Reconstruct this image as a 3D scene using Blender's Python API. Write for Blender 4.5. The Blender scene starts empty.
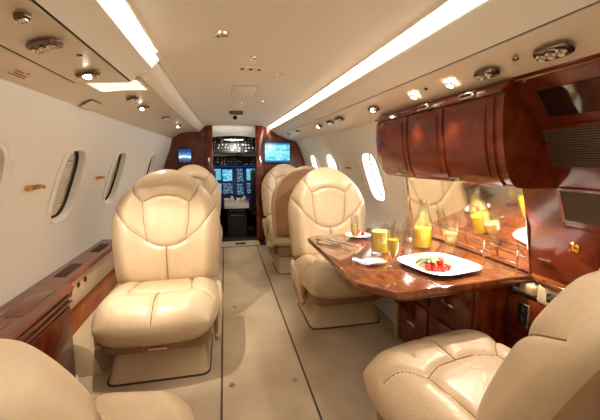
import bpy, bmesh, math, random
from mathutils import Vector, Matrix
random.seed(7)
PI = math.pi
SC = bpy.context.scene
COL = SC.collection
XC = 0.19                      # cabin centre line

# ------------------------------------------------------------------ materials
def srgb(r, g, b):
    def f(c):
        c /= 255.0
        return c / 12.92 if c <= 0.04045 else ((c + 0.055) / 1.055) ** 2.4
    return (f(r), f(g), f(b), 1.0)

def sock(b, names, v):
    for n in names:
        if n in b.inputs:
            b.inputs[n].default_value = v
            return

def mat(name, col, rough=0.5, metal=0.0, coat=0.0, trans=0.0, ior=1.45, emit=None, estr=0.0, alpha=1.0):
    m = bpy.data.materials.new(name)
    m.use_nodes = True
    nt = m.node_tree
    b = nt.nodes['Principled BSDF']
    b.inputs['Base Color'].default_value = col
    b.inputs['Roughness'].default_value = rough
    b.inputs['Metallic'].default_value = metal
    b.inputs['IOR'].default_value = ior
    sock(b, ['Coat Weight'], coat)
    sock(b, ['Coat Roughness'], 0.06)
    sock(b, ['Transmission Weight'], trans)
    b.inputs['Alpha'].default_value = alpha
    if emit:
        sock(b, ['Emission Color'], emit)
        sock(b, ['Emission Strength'], estr)
    return m

def N(m, t, **kw):
    n = m.node_tree.nodes.new(t)
    for k, v in kw.items():
        setattr(n, k, v)
    return n

def L(m, a, b):
    m.node_tree.links.new(a, b)

def coords(m, scale=(1, 1, 1), kind='Object', rot=(0, 0, 0)):
    tc = N(m, 'ShaderNodeTexCoord')
    mp = N(m, 'ShaderNodeMapping')
    mp.inputs['Scale'].default_value = scale
    mp.inputs['Rotation'].default_value = rot
    L(m, tc.outputs[kind], mp.inputs['Vector'])
    return mp.outputs['Vector']

def ramp(m, fac, stops):
    r = N(m, 'ShaderNodeValToRGB')
    el = r.color_ramp.elements
    while len(el) < len(stops):
        el.new(0.5)
    for e, (p, c) in zip(el, stops):
        e.position = p
        e.color = c
    L(m, fac, r.inputs['Fac'])
    return r.outputs['Color']

def noise(m, vec, scale=5, detail=4, rough=0.5, dist=0.0):
    n = N(m, 'ShaderNodeTexNoise')
    n.inputs['Scale'].default_value = scale
    n.inputs['Detail'].default_value = detail
    n.inputs['Roughness'].default_value = rough
    n.inputs['Distortion'].default_value = dist
    L(m, vec, n.inputs['Vector'])
    return n.outputs['Fac']

def bump(m, h, strength=0.2, dist=0.01):
    b = N(m, 'ShaderNodeBump')
    b.inputs['Strength'].default_value = strength
    b.inputs['Distance'].default_value = dist
    L(m, h, b.inputs['Height'])
    P = m.node_tree.nodes['Principled BSDF']
    L(m, b.outputs['Normal'], P.inputs['Normal'])

def base(m, out):
    L(m, out, m.node_tree.nodes['Principled BSDF'].inputs['Base Color'])

def leather(name, c1, c2, rough=0.38):
    m = mat(name, c1, rough, coat=0.0)
    v = coords(m, (1, 1, 1))
    base(m, ramp(m, noise(m, v, 4, 5, 0.6), [(0.3, c2), (0.7, c1)]))
    vw = coords(m, (9, 9, 3.2))
    w = noise(m, vw, 3.0, 5, 0.62, 1.2)
    g = noise(m, v, 240, 2, 0.5)
    mx = N(m, 'ShaderNodeMath', operation='MULTIPLY_ADD')
    L(m, g, mx.inputs[0]); mx.inputs[1].default_value = 0.05; L(m, w, mx.inputs[2])
    bump(m, mx.outputs[0], 0.22, 0.012)
    return m

def wood(name, dark, mid, light, scale=3.0, stretch=(1, 1, 1), rough=0.22, coat=0.32):
    m = mat(name, mid, rough, coat=coat)
    v = coords(m, stretch)
    a = noise(m, v, scale, 8, 0.65, 1.6)
    c = ramp(m, a, [(0.25, dark), (0.5, mid), (0.72, light)])
    w = N(m, 'ShaderNodeTexWave')
    w.inputs['Scale'].default_value = scale * 1.2
    w.inputs['Distortion'].default_value = 9.0
    w.inputs['Detail'].default_value = 4.0
    L(m, v, w.inputs['Vector'])
    mx = N(m, 'ShaderNodeMixRGB', blend_type='MULTIPLY')
    mx.inputs['Fac'].default_value = 0.35
    L(m, c, mx.inputs['Color1'])
    L(m, ramp(m, w.outputs['Fac'], [(0.1, (0.45, 0.40, 0.38, 1)), (0.8, (1, 1, 1, 1))]), mx.inputs['Color2'])
    base(m, mx.outputs['Color'])
    return m

M = {}
M['leather'] = leather('cream_leather', srgb(214, 190, 156), srgb(200, 174, 138), 0.33)
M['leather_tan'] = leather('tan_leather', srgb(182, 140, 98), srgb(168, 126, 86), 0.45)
M['seat_trim'] = mat('tan_seat_trim', srgb(150, 116, 84), 0.5)
M['piping'] = mat('brown_piping', srgb(150, 112, 76), 0.6)
M['liner'] = mat('cream_liner', srgb(238, 232, 218), 0.45)
M['wall'] = mat('cream_wall', srgb(240, 236, 228), 0.42)
bump(M['wall'], noise(M['wall'], coords(M['wall']), 3.0, 2), 0.05, 0.02)
M['ceiling'] = mat('ceiling_liner', srgb(236, 228, 215), 0.6)
M['psu'] = mat('glossy_cream_panel', srgb(236, 222, 198), 0.38, coat=0.1)
M['gap'] = mat('dark_gap', srgb(60, 42, 28), 0.8)
M['wood'] = wood('red_mahogany', srgb(60, 17, 8), srgb(112, 42, 18), srgb(142, 64, 30), 3.0, (1, .6, 1.5), 0.2)
M['wood_table'] = wood('burl_walnut', srgb(72, 30, 14), srgb(124, 64, 32), srgb(158, 94, 50), 4.0, (1.2, .5, 1), 0.12, 1.0)
M['wood_top'] = wood('console_wood', srgb(92, 42, 26), srgb(124, 64, 42), srgb(142, 80, 54), 3.0, (2.5, .5, 1), 0.25, 0.5)
M['wood_orange'] = wood('orange_veneer', srgb(150, 70, 26), srgb(186, 100, 44), srgb(205, 124, 62), 2.0, (1, .6, 2), 0.3, 0.4)
M['chrome'] = mat('chrome', srgb(225, 220, 210), 0.12, 1.0)
M['dark_chrome'] = mat('smoked_chrome', srgb(120, 104, 88), 0.2, 1.0)
M['brass'] = mat('brass', srgb(222, 165, 84), 0.25, 1.0)
M['mirror'] = mat('mirror_steel', srgb(240, 234, 222), 0.05, 1.0)
bump(M['mirror'], noise(M['mirror'], coords(M['mirror'], (1, 1, 1)), 4, 2), 0.08, 0.02)
M['black'] = mat('black_plastic', srgb(22, 18, 17), 0.45)
M['cockpit_dark'] = mat('cockpit_dark', srgb(34, 27, 26), 0.7)
M['grey_plastic'] = mat('grey_plastic', srgb(176, 168, 158), 0.4)
M['switch'] = mat('switch_white', srgb(190, 180, 168), 0.4, emit=srgb(255, 225, 190), estr=0.10)
def thin_glass():
    m = bpy.data.materials.new('clear_glass'); m.use_nodes = True
    nt = m.node_tree; nt.nodes.remove(nt.nodes['Principled BSDF'])
    t = N(m, 'ShaderNodeBsdfTransparent'); t.inputs['Color'].default_value = (0.97, 0.98, 0.97, 1)
    g = N(m, 'ShaderNodeBsdfGlossy'); g.inputs['Roughness'].default_value = 0.03
    lw = N(m, 'ShaderNodeLayerWeight'); lw.inputs['Blend'].default_value = 0.5
    pw = N(m, 'ShaderNodeMath', operation='POWER'); L(m, lw.outputs['Facing'], pw.inputs[0]); pw.inputs[1].default_value = 2.2
    f = N(m, 'ShaderNodeMath', operation='MULTIPLY_ADD'); L(m, pw.outputs[0], f.inputs[0]); f.inputs[1].default_value = 0.85; f.inputs[2].default_value = 0.09
    mx = N(m, 'ShaderNodeMixShader')
    L(m, f.outputs[0], mx.inputs[0]); L(m, t.outputs[0], mx.inputs[1]); L(m, g.outputs[0], mx.inputs[2])
    L(m, mx.outputs[0], nt.nodes['Material Output'].inputs['Surface'])
    return m
M['glass'] = thin_glass()
M['pane'] = mat('window_glass', (1, 1, 1, 1), 0.02, trans=1.0, ior=1.0)
M['juice'] = mat('orange_juice', srgb(255, 216, 74), 0.25, emit=None)
sock(M['juice'].node_tree.nodes['Principled BSDF'], ['Subsurface Weight'], 0.5)
sock(M['juice'].node_tree.nodes['Principled BSDF'], ['Subsurface Radius'], (0.03, 0.02, 0.004))
M['wine'] = mat('pale_wine', srgb(250, 240, 180), 0.0, trans=0.8, ior=1.1)
M['china'] = mat('white_china', srgb(248, 248, 250), 0.12, coat=0.5)
M['napkin'] = mat('white_napkin', srgb(245, 240, 230), 0.9)
M['tomato'] = mat('tomato_red', srgb(215, 50, 18), 0.2, coat=0.4)
M['leaf'] = mat('salad_green', srgb(98, 108, 36), 0.5)
M['leaf2'] = mat('salad_olive', srgb(138, 124, 62), 0.5)
M['pasta'] = mat('cream_pasta', srgb(222, 192, 118), 0.4)
M['meat'] = mat('brown_meat', srgb(120, 78, 48), 0.5)
M['strawberry'] = mat('strawberry_red', srgb(205, 22, 18), 0.3)
M['red_text'] = mat('red_print', srgb(190, 96, 70), 0.6)
M['track'] = mat('dark_seat_track', srgb(70, 52, 38), 0.6)
M['strip'] = mat('light_diffuser', srgb(255, 245, 225), 0.5, emit=(1.0, 0.92, 0.81, 1), estr=15.0)
M['panel_glow'] = mat('added_panel_glow', srgb(250, 240, 220), 0.4, emit=(1.0, 0.90, 0.77, 1), estr=0.8)  # emission of the added far left ceiling panel
M['lamp_on'] = mat('lamp_lens', srgb(255, 240, 215), 0.4, emit=(1.0, 0.86, 0.68, 1), estr=28.0)
M['lamp_off'] = mat('lamp_glass', srgb(190, 180, 160), 0.15, coat=0.8)
M['vinyl'] = mat('beige_shroud', srgb(196, 172, 138), 0.5)
M['panel_dark'] = mat('instrument_black', srgb(18, 16, 18), 0.5)
M['louvre'] = mat('louvre_brown', srgb(96, 76, 56), 0.4)
M['smoked'] = mat('smoked_panel', srgb(22, 10, 8), 0.06, coat=1.0)

def carpet():
    m = mat('beige_carpet', srgb(196, 176, 148), 0.95)
    v = coords(m)
    a = noise(m, v, 2.2, 3)
    base(m, ramp(m, a, [(0.35, srgb(176, 154, 126)), (0.65, srgb(196, 176, 148))]))
    bump(m, noise(m, v, 260, 2), 0.35, 0.004)
    return m
M['carpet'] = carpet()

def shade():
    m = mat('pleated_shade', srgb(214, 204, 184), 0.7)
    v = coords(m, (1, 1, 1))
    w = N(m, 'ShaderNodeTexWave', bands_direction='Y')
    w.inputs['Scale'].default_value = 14
    w.inputs['Distortion'].default_value = 0.3
    L(m, v, w.inputs['Vector'])
    bump(m, w.outputs['Fac'], 0.5, 0.01)
    return m
M['shade'] = shade()

def screen(name, kind):
    m = mat(name, (0, 0, 0, 1), 0.2)
    P = m.node_tree.nodes['Principled BSDF']
    tc = N(m, 'ShaderNodeTexCoord')
    if kind == 'map':
        mp = N(m, 'ShaderNodeMapping'); L(m, tc.outputs['Generated'], mp.inputs['Vector'])
        mp.inputs['Scale'].default_value = (1, 1, 1)
        n = noise(m, mp.outputs['Vector'], 7, 5, 0.7, 0.6)
        c = ramp(m, n, [(0.40, srgb(40, 165, 200)), (0.5, srgb(96, 215, 232)), (0.56, srgb(190, 240, 245)), (0.62, srgb(60, 190, 215))])
        s = N(m, 'ShaderNodeSeparateXYZ'); L(m, tc.outputs['Generated'], s.inputs[0])
        lt = N(m, 'ShaderNodeMath', operation='LESS_THAN'); L(m, s.outputs['Z'], lt.inputs[0]); lt.inputs[1].default_value = 0.1
        gt = N(m, 'ShaderNodeMath', operation='GREATER_THAN'); L(m, s.outputs['Z'], gt.inputs[0]); gt.inputs[1].default_value = 0.9
        ad = N(m, 'ShaderNodeMath', operation='ADD'); L(m, lt.outputs[0], ad.inputs[0]); L(m, gt.outputs[0], ad.inputs[1])
        mx = N(m, 'ShaderNodeMixRGB'); L(m, ad.outputs[0], mx.inputs['Fac']); L(m, c, mx.inputs['Color1'])
        mx.inputs['Color2'].default_value = srgb(20, 90, 150)
        out = mx.outputs['Color']; st = 1.0
    elif kind == 'view':
        s = N(m, 'ShaderNodeSeparateXYZ'); L(m, tc.outputs['Generated'], s.inputs[0])
        n = noise(m, tc.outputs['Generated'], 4, 4, 0.6, 0.4)
        ma = N(m, 'ShaderNodeMath', operation='MULTIPLY_ADD'); L(m, n, ma.inputs[0]); ma.inputs[1].default_value = 0.35; L(m, s.outputs['Z'], ma.inputs[2])
        out = ramp(m, ma.outputs[0], [(0.25, srgb(30, 40, 60)), (0.48, srgb(70, 100, 130)), (0.58, srgb(215, 235, 245)), (0.72, srgb(70, 130, 190)), (1.0, srgb(25, 50, 95))]); st = 1.5
    else:
        mp = N(m, 'ShaderNodeMapping'); L(m, tc.outputs['Generated'], mp.inputs['Vector'])
        mp.inputs['Location'].default_value = {'nav': (0.3, 0, 0.1), 'eng': (0, 0, 0), 'pfd': (0.9, 0, 0.4)}[kind]
        n = noise(m, mp.outputs['Vector'], {'nav': 4, 'eng': 9, 'pfd': 3}[kind], 3, 0.7)
        st_ = {'nav': [(0.38, srgb(10, 40, 90)), (0.47, srgb(70, 190, 225)), (0.6, srgb(170, 235, 245))],
               'eng': [(0.45, srgb(8, 20, 50)), (0.52, srgb(25, 60, 105)), (0.62, srgb(170, 220, 235))],
               'pfd': [(0.40, srgb(30, 110, 180)), (0.5, srgb(130, 225, 240)), (0.6, srgb(60, 160, 215))]}[kind]
        out = ramp(m, n, st_); st = 0.8
    L(m, out, P.inputs['Emission Color'])
    P.inputs['Emission Strength'].default_value = st
    return m
M['scr_map'] = screen('map_screen', 'map')
M['scr_view'] = screen('view_screen', 'view')
M['scr_nav'] = screen('nav_display', 'nav')
M['scr_eng'] = screen('engine_display', 'eng')
M['scr_pfd'] = screen('flight_display', 'pfd')

# ------------------------------------------------------------------ mesh helpers
def link_mesh(name, bm, m, parent=None, smooth=True, angle=40):
    bmesh.ops.recalc_face_normals(bm, faces=bm.faces[:])
    me = bpy.data.meshes.new(name)
    bm.to_mesh(me); bm.free()
    if m is not None:
        me.materials.append(M[m] if isinstance(m, str) else m)
    if smooth:
        for p in me.polygons:
            p.use_smooth = True
        try:
            me.set_sharp_from_angle(angle=math.radians(angle))
        except Exception:
            pass
    o = bpy.data.objects.new(name, me)
    COL.objects.link(o)
    if parent is not None:
        o.parent = parent
    return o

def tag(o, label, cat, group=None):
    o['label'] = label; o['category'] = cat
    if group: o['group'] = group
    return o

def thing(name, label, cat, loc=(0, 0, 0), rz=0.0, group=None):
    o = bpy.data.objects.new(name, None)
    o.empty_display_size = 0.1
    COL.objects.link(o)
    o.location = loc; o.rotation_euler = (0, 0, rz)
    return tag(o, label, cat, group)

def struct(name, bm, m, parent=None, smooth=True, angle=40):
    o = link_mesh(name, bm, m, parent, smooth, angle)
    if parent is None: o['kind'] = 'structure'
    return o

def dup(root, loc, rz, label, group=None, rot=None):
    def cp(o, par):
        c = o.copy(); COL.objects.link(c); c.parent = par
        for ch in o.children: cp(ch, c)
        return c
    r = cp(root, None)
    r.location = loc
    r.rotation_euler = rot if rot else (0, 0, rz)
    r['label'] = label
    if group: r['group'] = group
    return r

def box(bm, a, b, bev=0.0, seg=2, mtx=None):
    r = bmesh.ops.create_cube(bm, size=1.0)
    vs = r['verts']
    c = [(a[i] + b[i]) / 2 for i in range(3)]; s = [abs(b[i] - a[i]) for i in range(3)]
    for v in vs:
        v.co = Vector((c[0] + v.co.x * s[0], c[1] + v.co.y * s[1], c[2] + v.co.z * s[2]))
    if bev > 0:
        es = list({e for v in vs for e in v.link_edges})
        rr = bmesh.ops.bevel(bm, geom=es, offset=min(bev, min(s) * 0.45), segments=seg, affect='EDGES', profile=0.5)
        vs = list({v for v in rr['verts']} | {v for v in vs if v.is_valid})
    if mtx is not None:
        for v in vs:
            if v.is_valid: v.co = mtx @ v.co
    return bm

def B(a, b, bev=0.0, seg=2):
    bm = bmesh.new(); box(bm, a, b, bev, seg); return bm

def prism(bm, pts, vec, bev=0.0, seg=2):
    """closed polygon pts (3D) extruded by vec"""
    vec = Vector(vec)
    v0 = [bm.verts.new(Vector(p)) for p in pts]
    v1 = [bm.verts.new(Vector(p) + vec) for p in pts]
    n = len(pts)
    fs = [bm.faces.new(v0), bm.faces.new(v1[::-1])]
    for i in range(n):
        fs.append(bm.faces.new((v0[i], v0[(i + 1) % n], v1[(i + 1) % n], v1[i])))
    bmesh.ops.recalc_face_normals(bm, faces=fs)
    if bev > 0:
        es = list({e for f in fs[:2] for e in f.edges})
        bmesh.ops.bevel(bm, geom=es, offset=bev, segments=seg, affect='EDGES', profile=0.5)
    return bm

def lathe(bm, prof, n=28, c=(0, 0, 0), mtx=None):
    rings = []
    for (r, z) in prof:
        if r < 1e-6:
            rings.append([bm.verts.new((c[0], c[1], c[2] + z))])
        else:
            rings.append([bm.verts.new((c[0] + r * math.cos(2 * PI * i / n), c[1] + r * math.sin(2 * PI * i / n), c[2] + z)) for i in range(n)])
    for A, Bn in zip(rings, rings[1:]):
        for i in range(n):
            j = (i + 1) % n
            if len(A) == 1 and len(Bn) == 1: continue
            if len(A) == 1: bm.faces.new((A[0], Bn[i], Bn[j]))
            elif len(Bn) == 1: bm.faces.new((A[i], A[j], Bn[0]))
            else: bm.faces.new((A[i], A[j], Bn[j], Bn[i]))
    if mtx is not None:
        for R in rings:
            for v in R: v.co = mtx @ v.co
    return bm

def tube(bm, pts, r, n=10, closed=False, caps=True):
    pts = [Vector(p) for p in pts]
    rs = r if isinstance(r, (list, tuple)) else [r] * len(pts)
    rings = []
    prev = None
    for i, p in enumerate(pts):
        if closed:
            t = pts[(i + 1) % len(pts)] - pts[i - 1]
        else:
            t = pts[min(i + 1, len(pts) - 1)] - pts[max(i - 1, 0)]
        t.normalize()
        if prev is None:
            a = Vector((0, 0, 1)) if abs(t.z) < 0.9 else Vector((1, 0, 0))
            u = t.cross(a).normalized()
        else:
            u = (prev - t * prev.dot(t)).normalized()
        prev = u
        w = t.cross(u)
        rings.append([bm.verts.new(p + (u * math.cos(2 * PI * k / n) + w * math.sin(2 * PI * k / n)) * rs[i]) for k in range(n)])
    m = len(rings)
    for i in range(m if closed else m - 1):
        A, Bn = rings[i], rings[(i + 1) % m]
        for k in range(n):
            bm.faces.new((A[k], A[(k + 1) % n], Bn[(k + 1) % n], Bn[k]))
    if caps and not closed:
        bm.faces.new(rings[0][::-1]); bm.faces.new(rings[-1])
    return bm

def sweep_y(bm, prof, ys, tap=None, closed=False):
    """profile of (x,z) points swept along y; tap(y) scales x about XC"""
    rows = []
    for y in ys:
        k = tap(y) if tap else 1.0
        rows.append([bm.verts.new((XC + (x - XC) * k, y, z)) for (x, z) in prof])
    for A, Bn in zip(rows, rows[1:]):
        n = len(prof)
        for i in range(n if closed else n - 1):
            j = (i + 1) % n
            bm.faces.new((A[i], A[j], Bn[j], Bn[i]))
    if closed:
        bm.faces.new(rows[0]); bm.faces.new(rows[-1][::-1])
    return bm

def smooth_poly(pts, n=8):
    """Catmull-Rom"""
    out = []
    P = [pts[0]] + list(pts) + [pts[-1]]
    for i in range(1, len(P) - 2):
        for k in range(n):
            t = k / n
            q = []
            for d in range(len(pts[0])):
                a, b, c, e = P[i - 1][d], P[i][d], P[i + 1][d], P[i + 2][d]
                q.append(0.5 * (2 * b + (c - a) * t + (2 * a - 5 * b + 4 * c - e) * t * t + (3 * b - a - 3 * c + e) * t ** 3))
            out.append(tuple(q))
    out.append(tuple(pts[-1]))
    return out

def taper(y):
    if y < 3.0: return 1.0
    return 1.0 - 0.07 * (y - 3.0) / 2.1

def frange(a, b, n):
    return [a + (b - a) * i / n for i in range(n + 1)]

# ------------------------------------------------------------------ cabin shell
Y0, Y1 = -1.4, 5.1
YS = frange(Y0, Y1, 52)
WALLP = smooth_poly([(1.02, 0.0), (1.09, 0.15), (1.16, 0.35), (1.20, 0.55), (1.20, 0.72), (1.165, 0.90), (1.095, 1.12), (1.01, 1.34)], 6)
LW = WALLP + smooth_poly([(1.01, 1.34), (0.985, 1.42), (0.965, 1.508)], 4)[1:]
RW = WALLP + smooth_poly([(1.01, 1.34), (0.965, 1.43), (0.92, 1.492)], 4)[1:]

def wall_d(z):
    for a, b in zip(WALLP, WALLP[1:]):
        if a[1] <= z <= b[1]:
            t = (z - a[1]) / (b[1] - a[1]); return a[0] + (b[0] - a[0]) * t
    return WALLP[-1][0]

struct('floor', B((XC - 1.10, Y0, -0.04), (XC + 1.10, 4.72, 0.0)), 'carpet')
def solid_wall(name, side, prof, m):
    bm = bmesh.new()
    inner = [(XC + side * d, z) for d, z in prof]
    outer = [(XC + side * (d + 0.05), z) for d, z in prof][::-1]
    sweep_y(bm, inner + outer, YS, taper, True)
    return struct(name, bm, m, angle=60)
wl = solid_wall('wall_left', -1, LW, 'wall')
wr = solid_wall('wall_right', 1, RW, 'wall')

# arched ceiling panel with downturned lip
bm = bmesh.new()
cp = [(XC + d, 1.68 + 0.028 * (1 - (d / 0.46) ** 2)) for d in frange(-0.46, 0.46, 24)]
cp = cp + [(x, z + 0.02) for x, z in cp[::-1]]
sweep_y(bm, cp, YS, taper, True)
struct('ceiling', bm, 'ceiling', angle=50)

# cove boxes + valances (one piece of lining each side)
def lining(name, side, prof, m, ya, yb, n=30, off=0.008):
    bm = bmesh.new()
    sweep_y(bm, [(XC + side * d, z) for d, z in prof], frange(ya, yb, n), taper)
    bmesh.ops.recalc_face_normals(bm, faces=bm.faces[:])
    bmesh.ops.solidify(bm, geom=bm.faces[:], thickness=-off)
    return struct(name, bm, m, angle=50)
# right
lining('trim_1', 1, [(0.455, 1.712), (0.54, 1.712), (0.552, 1.66), (0.51, 1.648), (0.512, 1.640), (0.56, 1.615), (0.61, 1.585), (0.634, 1.570)], 'liner', Y0, Y1)
# left near section
lining('trim_2', -1, [(0.455, 1.712), (0.54, 1.712), (0.552, 1.66), (0.51, 1.648), (0.512, 1.640), (0.55, 1.622), (0.585, 1.597), (0.604, 1.580)], 'liner', Y0, 1.76)
# left far section, shallower
lining('trim_3', -1, [(0.462, 1.684), (0.478, 1.672), (0.486, 1.674), (0.49, 1.664), (0.53, 1.62), (0.548, 1.612), (0.56, 1.606)], 'liner', 1.76, Y1)
# psu panels
lining('trim_4', 1, [(0.641, 1.566), (0.70, 1.550), (0.80, 1.510), (0.92, 1.488), (1.00, 1.474)], 'psu', Y0, Y1)
lining('trim_5', -1, [(0.612, 1.574), (0.72, 1.566), (0.836, 1.560)], 'psu', Y0, 1.76)
lining('trim_6', -1, [(0.842, 1.558), (0.905, 1.534), (0.965, 1.506), (1.03, 1.500)], 'psu', Y0, 1.76)
lining('trim_7', -1, [(0.562, 1.602), (0.70, 1.596), (0.84, 1.578), (0.965, 1.506), (1.03, 1.500)], 'psu', 1.76, Y1)
# end cap of the dropped left panel
bm = bmesh.new()
prism(bm, [(XC - d, 1.76, z) for d, z in [(0.512, 1.645), (0.55, 1.622), (0.604, 1.580), (0.612, 1.574), (0.836, 1.560), (0.84, 1.60), (0.56, 1.63), (0.53, 1.65)]], (0, 0.012, 0))
struct('trim_8', bm, 'liner')
# dark shadow gaps
for i, (side, d, z, ya, yb) in enumerate([(1, 0.6375, 1.573, Y0, Y1), (-1, 0.608, 1.582, Y0, 1.76), (-1, 0.84, 1.563, Y0, 1.76)]):
    bm = bmesh.new()
    tube(bm, [(XC + side * d * taper(y) , y, z) for y in frange(ya, yb, 20)], 0.0045, 8)
    struct('trim_%d' % (9 + i), bm, 'gap')

# windows ----------------------------------------------------------
def wall_frame(side, y, z):
    k = taper(y)
    d = wall_d(z) * k
    dz = 0.02
    t = Vector((side * (wall_d(z + dz) - wall_d(z - dz)) * k, 0, 2 * dz)).normalized()   # up the wall
    ey = Vector((0, 1, 0))
    n = Vector((-side * t.z, 0, side * t.x))                                              # inward normal
    if n.x * side > 0: n = -n
    return Vector((XC + side * d, y, z)), ey, t, n

def oval(w, h, n=40, p=3.4):
    o = []
    for i in range(n):
        a = 2 * PI * i / n
        c, s = math.cos(a), math.sin(a)
        o.append((w * math.copysign(abs(c) ** (2 / p), c), h * math.copysign(abs(s) ** (2 / p), s)))
    return o

def window(idx, side, y, z=1.06, w=0.15, h=0.225, state='shade'):
    c, ey, t, n = wall_frame(side, y, z)
    Mx = Matrix(((ey.x, t.x, n.x, c.x), (ey.y, t.y, n.y, c.y), (ey.z, t.z, n.z, c.z), (0, 0, 0, 1)))
    # hole
    bm = bmesh.new()
    prism(bm, [Mx @ Vector((a, b, -0.14)) for a, b in oval(w, h)], n * 0.25)
    cut = link_mesh('cutter', bm, None)
    wall = wl if side < 0 else wr
    md = wall.modifiers.new('b', 'BOOLEAN'); md.object = cut; md.operation = 'DIFFERENCE'; md.solver = 'EXACT'
    dg = bpy.context.evaluated_depsgraph_get()
    me = bpy.data.meshes.new_from_object(wall.evaluated_get(dg))
    wall.modifiers.clear(); wall.data = me
    bpy.data.objects.remove(cut)
    root = bpy.data.objects.new('window_%d' % idx, None); COL.objects.link(root)
    root.matrix_world = Mx
    root['kind'] = 'structure'
    # raised bezel ring
    def ring(prof, name, m):
        bm = bmesh.new(); rows = []
        for (s, zz) in prof:
            rows.append([bm.verts.new((a, b, zz)) for a, b in oval(w + s, h + s)])
        for A, Bn in zip(rows, rows[1:]):
            for i in range(40):
                j = (i + 1) % 40
                bm.faces.new((A[i], A[j], Bn[j], Bn[i]))
        return link_mesh(name, bm, m, root)
    ring([(0.045, -0.006), (0.043, 0.006), (0.030, 0.009), (0.022, 0.005), (0.010, 0.011), (0.0, 0.009), (-0.006, -0.002), (-0.010, -0.05), (-0.012, -0.075)], 'window_frame', 'wall')
    ring([(-0.008, -0.030), (-0.018, -0.032), (-0.018, -0.042), (-0.008, -0.044)] if state == 'shade' else [(-0.011, -0.056), (-0.017, -0.057), (-0.017, -0.062), (-0.011, -0.063)], 'rubber_seal', 'gap')
    if state == 'shade':
        bm = bmesh.new()
        pts = oval(w - 0.011, h - 0.011)
        # pleats: strips along local y
        nz = 44
        rows = []
        for i in range(nz + 1):
            b = -(h - 0.012) + 2 * (h - 0.012) * i / nz
            f = 1 - (abs(b) / (h - 0.011)) ** 3.4
            hw = (w - 0.011) * max(f, 0.0) ** (1 / 3.4) + 0.0005
            zz = -0.045 + (0.006 if i % 2 else 0.0)
            # leaves a slim dark gap on the forward side
            rows.append([bm.verts.new((-hw, b, zz)), bm.verts.new((hw * 0.74, b, zz))])
        for A, Bn in zip(rows, rows[1:]):
            bm.faces.new((A[0], A[1], Bn[1], Bn[0]))
        link_mesh('window_shade', bm, 'shade', root, smooth=False)
        bm = bmesh.new()
        prism(bm, [(a, b, -0.075) for a, b in oval(w - 0.008, h - 0.008)], (0, 0, 0.004))
        link_mesh('outer_pane', bm, 'black', root)
    else:
        bm = bmesh.new()
        prism(bm, [(a, b, -0.065) for a, b in oval(w - 0.008, h - 0.008)], (0, 0, 0.004))
        link_mesh('pane', bm, 'pane', root)
    return root
wi = 1
for y in (1.47, 2.30, 3.18, 4.30):
    window(wi, -1, y); wi += 1
for y in (2.84, 3.86, 4.55):
    window(wi, 1, y, state='open'); wi += 1

# front bulkhead with doorway ----------------------------------------
def bulk(side, d_in, zt):
    k = taper(5.1)
    prof = [(XC + side * d * k, z) for d, z in (LW if side < 0 else RW)]
    prof = [(x + side * 0.02, z) for x, z in prof]
    top = [(XC + side * 1.0 * k, 1.56), (XC + side * 0.70, 1.63), (XC + side * 0.52, 1.70), (XC + side * 0.46 * k, 1.73)]
    poly = prof + top + [(XC + side * 0.34, 1.74), (d_in, 1.74), (d_in, 0.0)]
    return [(x, 5.08, z) for x, z in poly]
bm = bmesh.new()
prism(bm, bulk(-1, -0.17, 1.70), (0, 0.05, 0), 0)
prism(bm, bulk(1, 0.47, 1.70), (0, 0.05, 0), 0)
struct('wall_front', bm, 'wood', angle=30)
def post(x0, x1, ztop):
    bm = bmesh.new()
    box(bm, (x0, 4.98, 0), (x1, 5.08, ztop), 0.012)
    box(bm, (x0 + 0.012, 4.965, 1.30), (x1 - 0.012, 4.99, 1.315), 0.003)
    box(bm, (x0 + 0.012, 4.965, 0.70), (x1 - 0.012, 4.99, 0.715), 0.003)
    return bm
struct('door_1', post(-0.255, -0.155, 1.70), 'wood')
struct('door_2', post(0.445, 0.56, 1.70), 'wood')
bm = bmesh.new()
hp = [(-0.16, 1.535)] + [(-0.16 + 0.62 * t, 1.535 + 0.025 * math.sin(PI * t)) for t in frange(0.05, 0.95, 12)] + [(0.46, 1.535), (0.46, 1.74), (-0.16, 1.74)]
prism(bm, [(x, 5.16, z) for x, z in hp], (0, 0.04, 0)); struct('trim_17', bm, 'liner')
# angled wooden gussets above the monitors
bm = bmesh.new(); prism(bm, [(0.56, 5.0, 1.69), (0.70, 5.0, 1.60), (0.77, 5.0, 1.50), (0.56, 5.0, 1.50)], (0, 0.08, 0), 0.006)
struct('trim_12', bm, 'wood')
bm = bmesh.new(); prism(bm, [(-0.255, 5.0, 1.69), (-0.33, 5.0, 1.60), (-0.42, 5.0, 1.50), (-0.255, 5.0, 1.50)], (0, 0.08, 0), 0.006)
struct('trim_13', bm, 'wood')
# small latches on bulkhead posts
for x, y, z, lb in ((-0.215, 4.981, 1.19, 'chrome latch on the left cockpit doorway post'), (0.50, 4.981, 1.21, 'chrome latch on the wooden post right of the cockpit doorway')):
    bm = bmesh.new(); box(bm, (x - 0.012, y - 0.012, z - 0.05), (x + 0.012, y, z + 0.05), 0.004)
    tag(link_mesh('door_latch', bm, 'chrome'), lb, 'latch')

# back wall behind the camera
struct('wall_back', B((XC - 1.25, Y0 - 0.06, 0), (XC + 1.25, Y0, 1.75)), 'wall')

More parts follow.
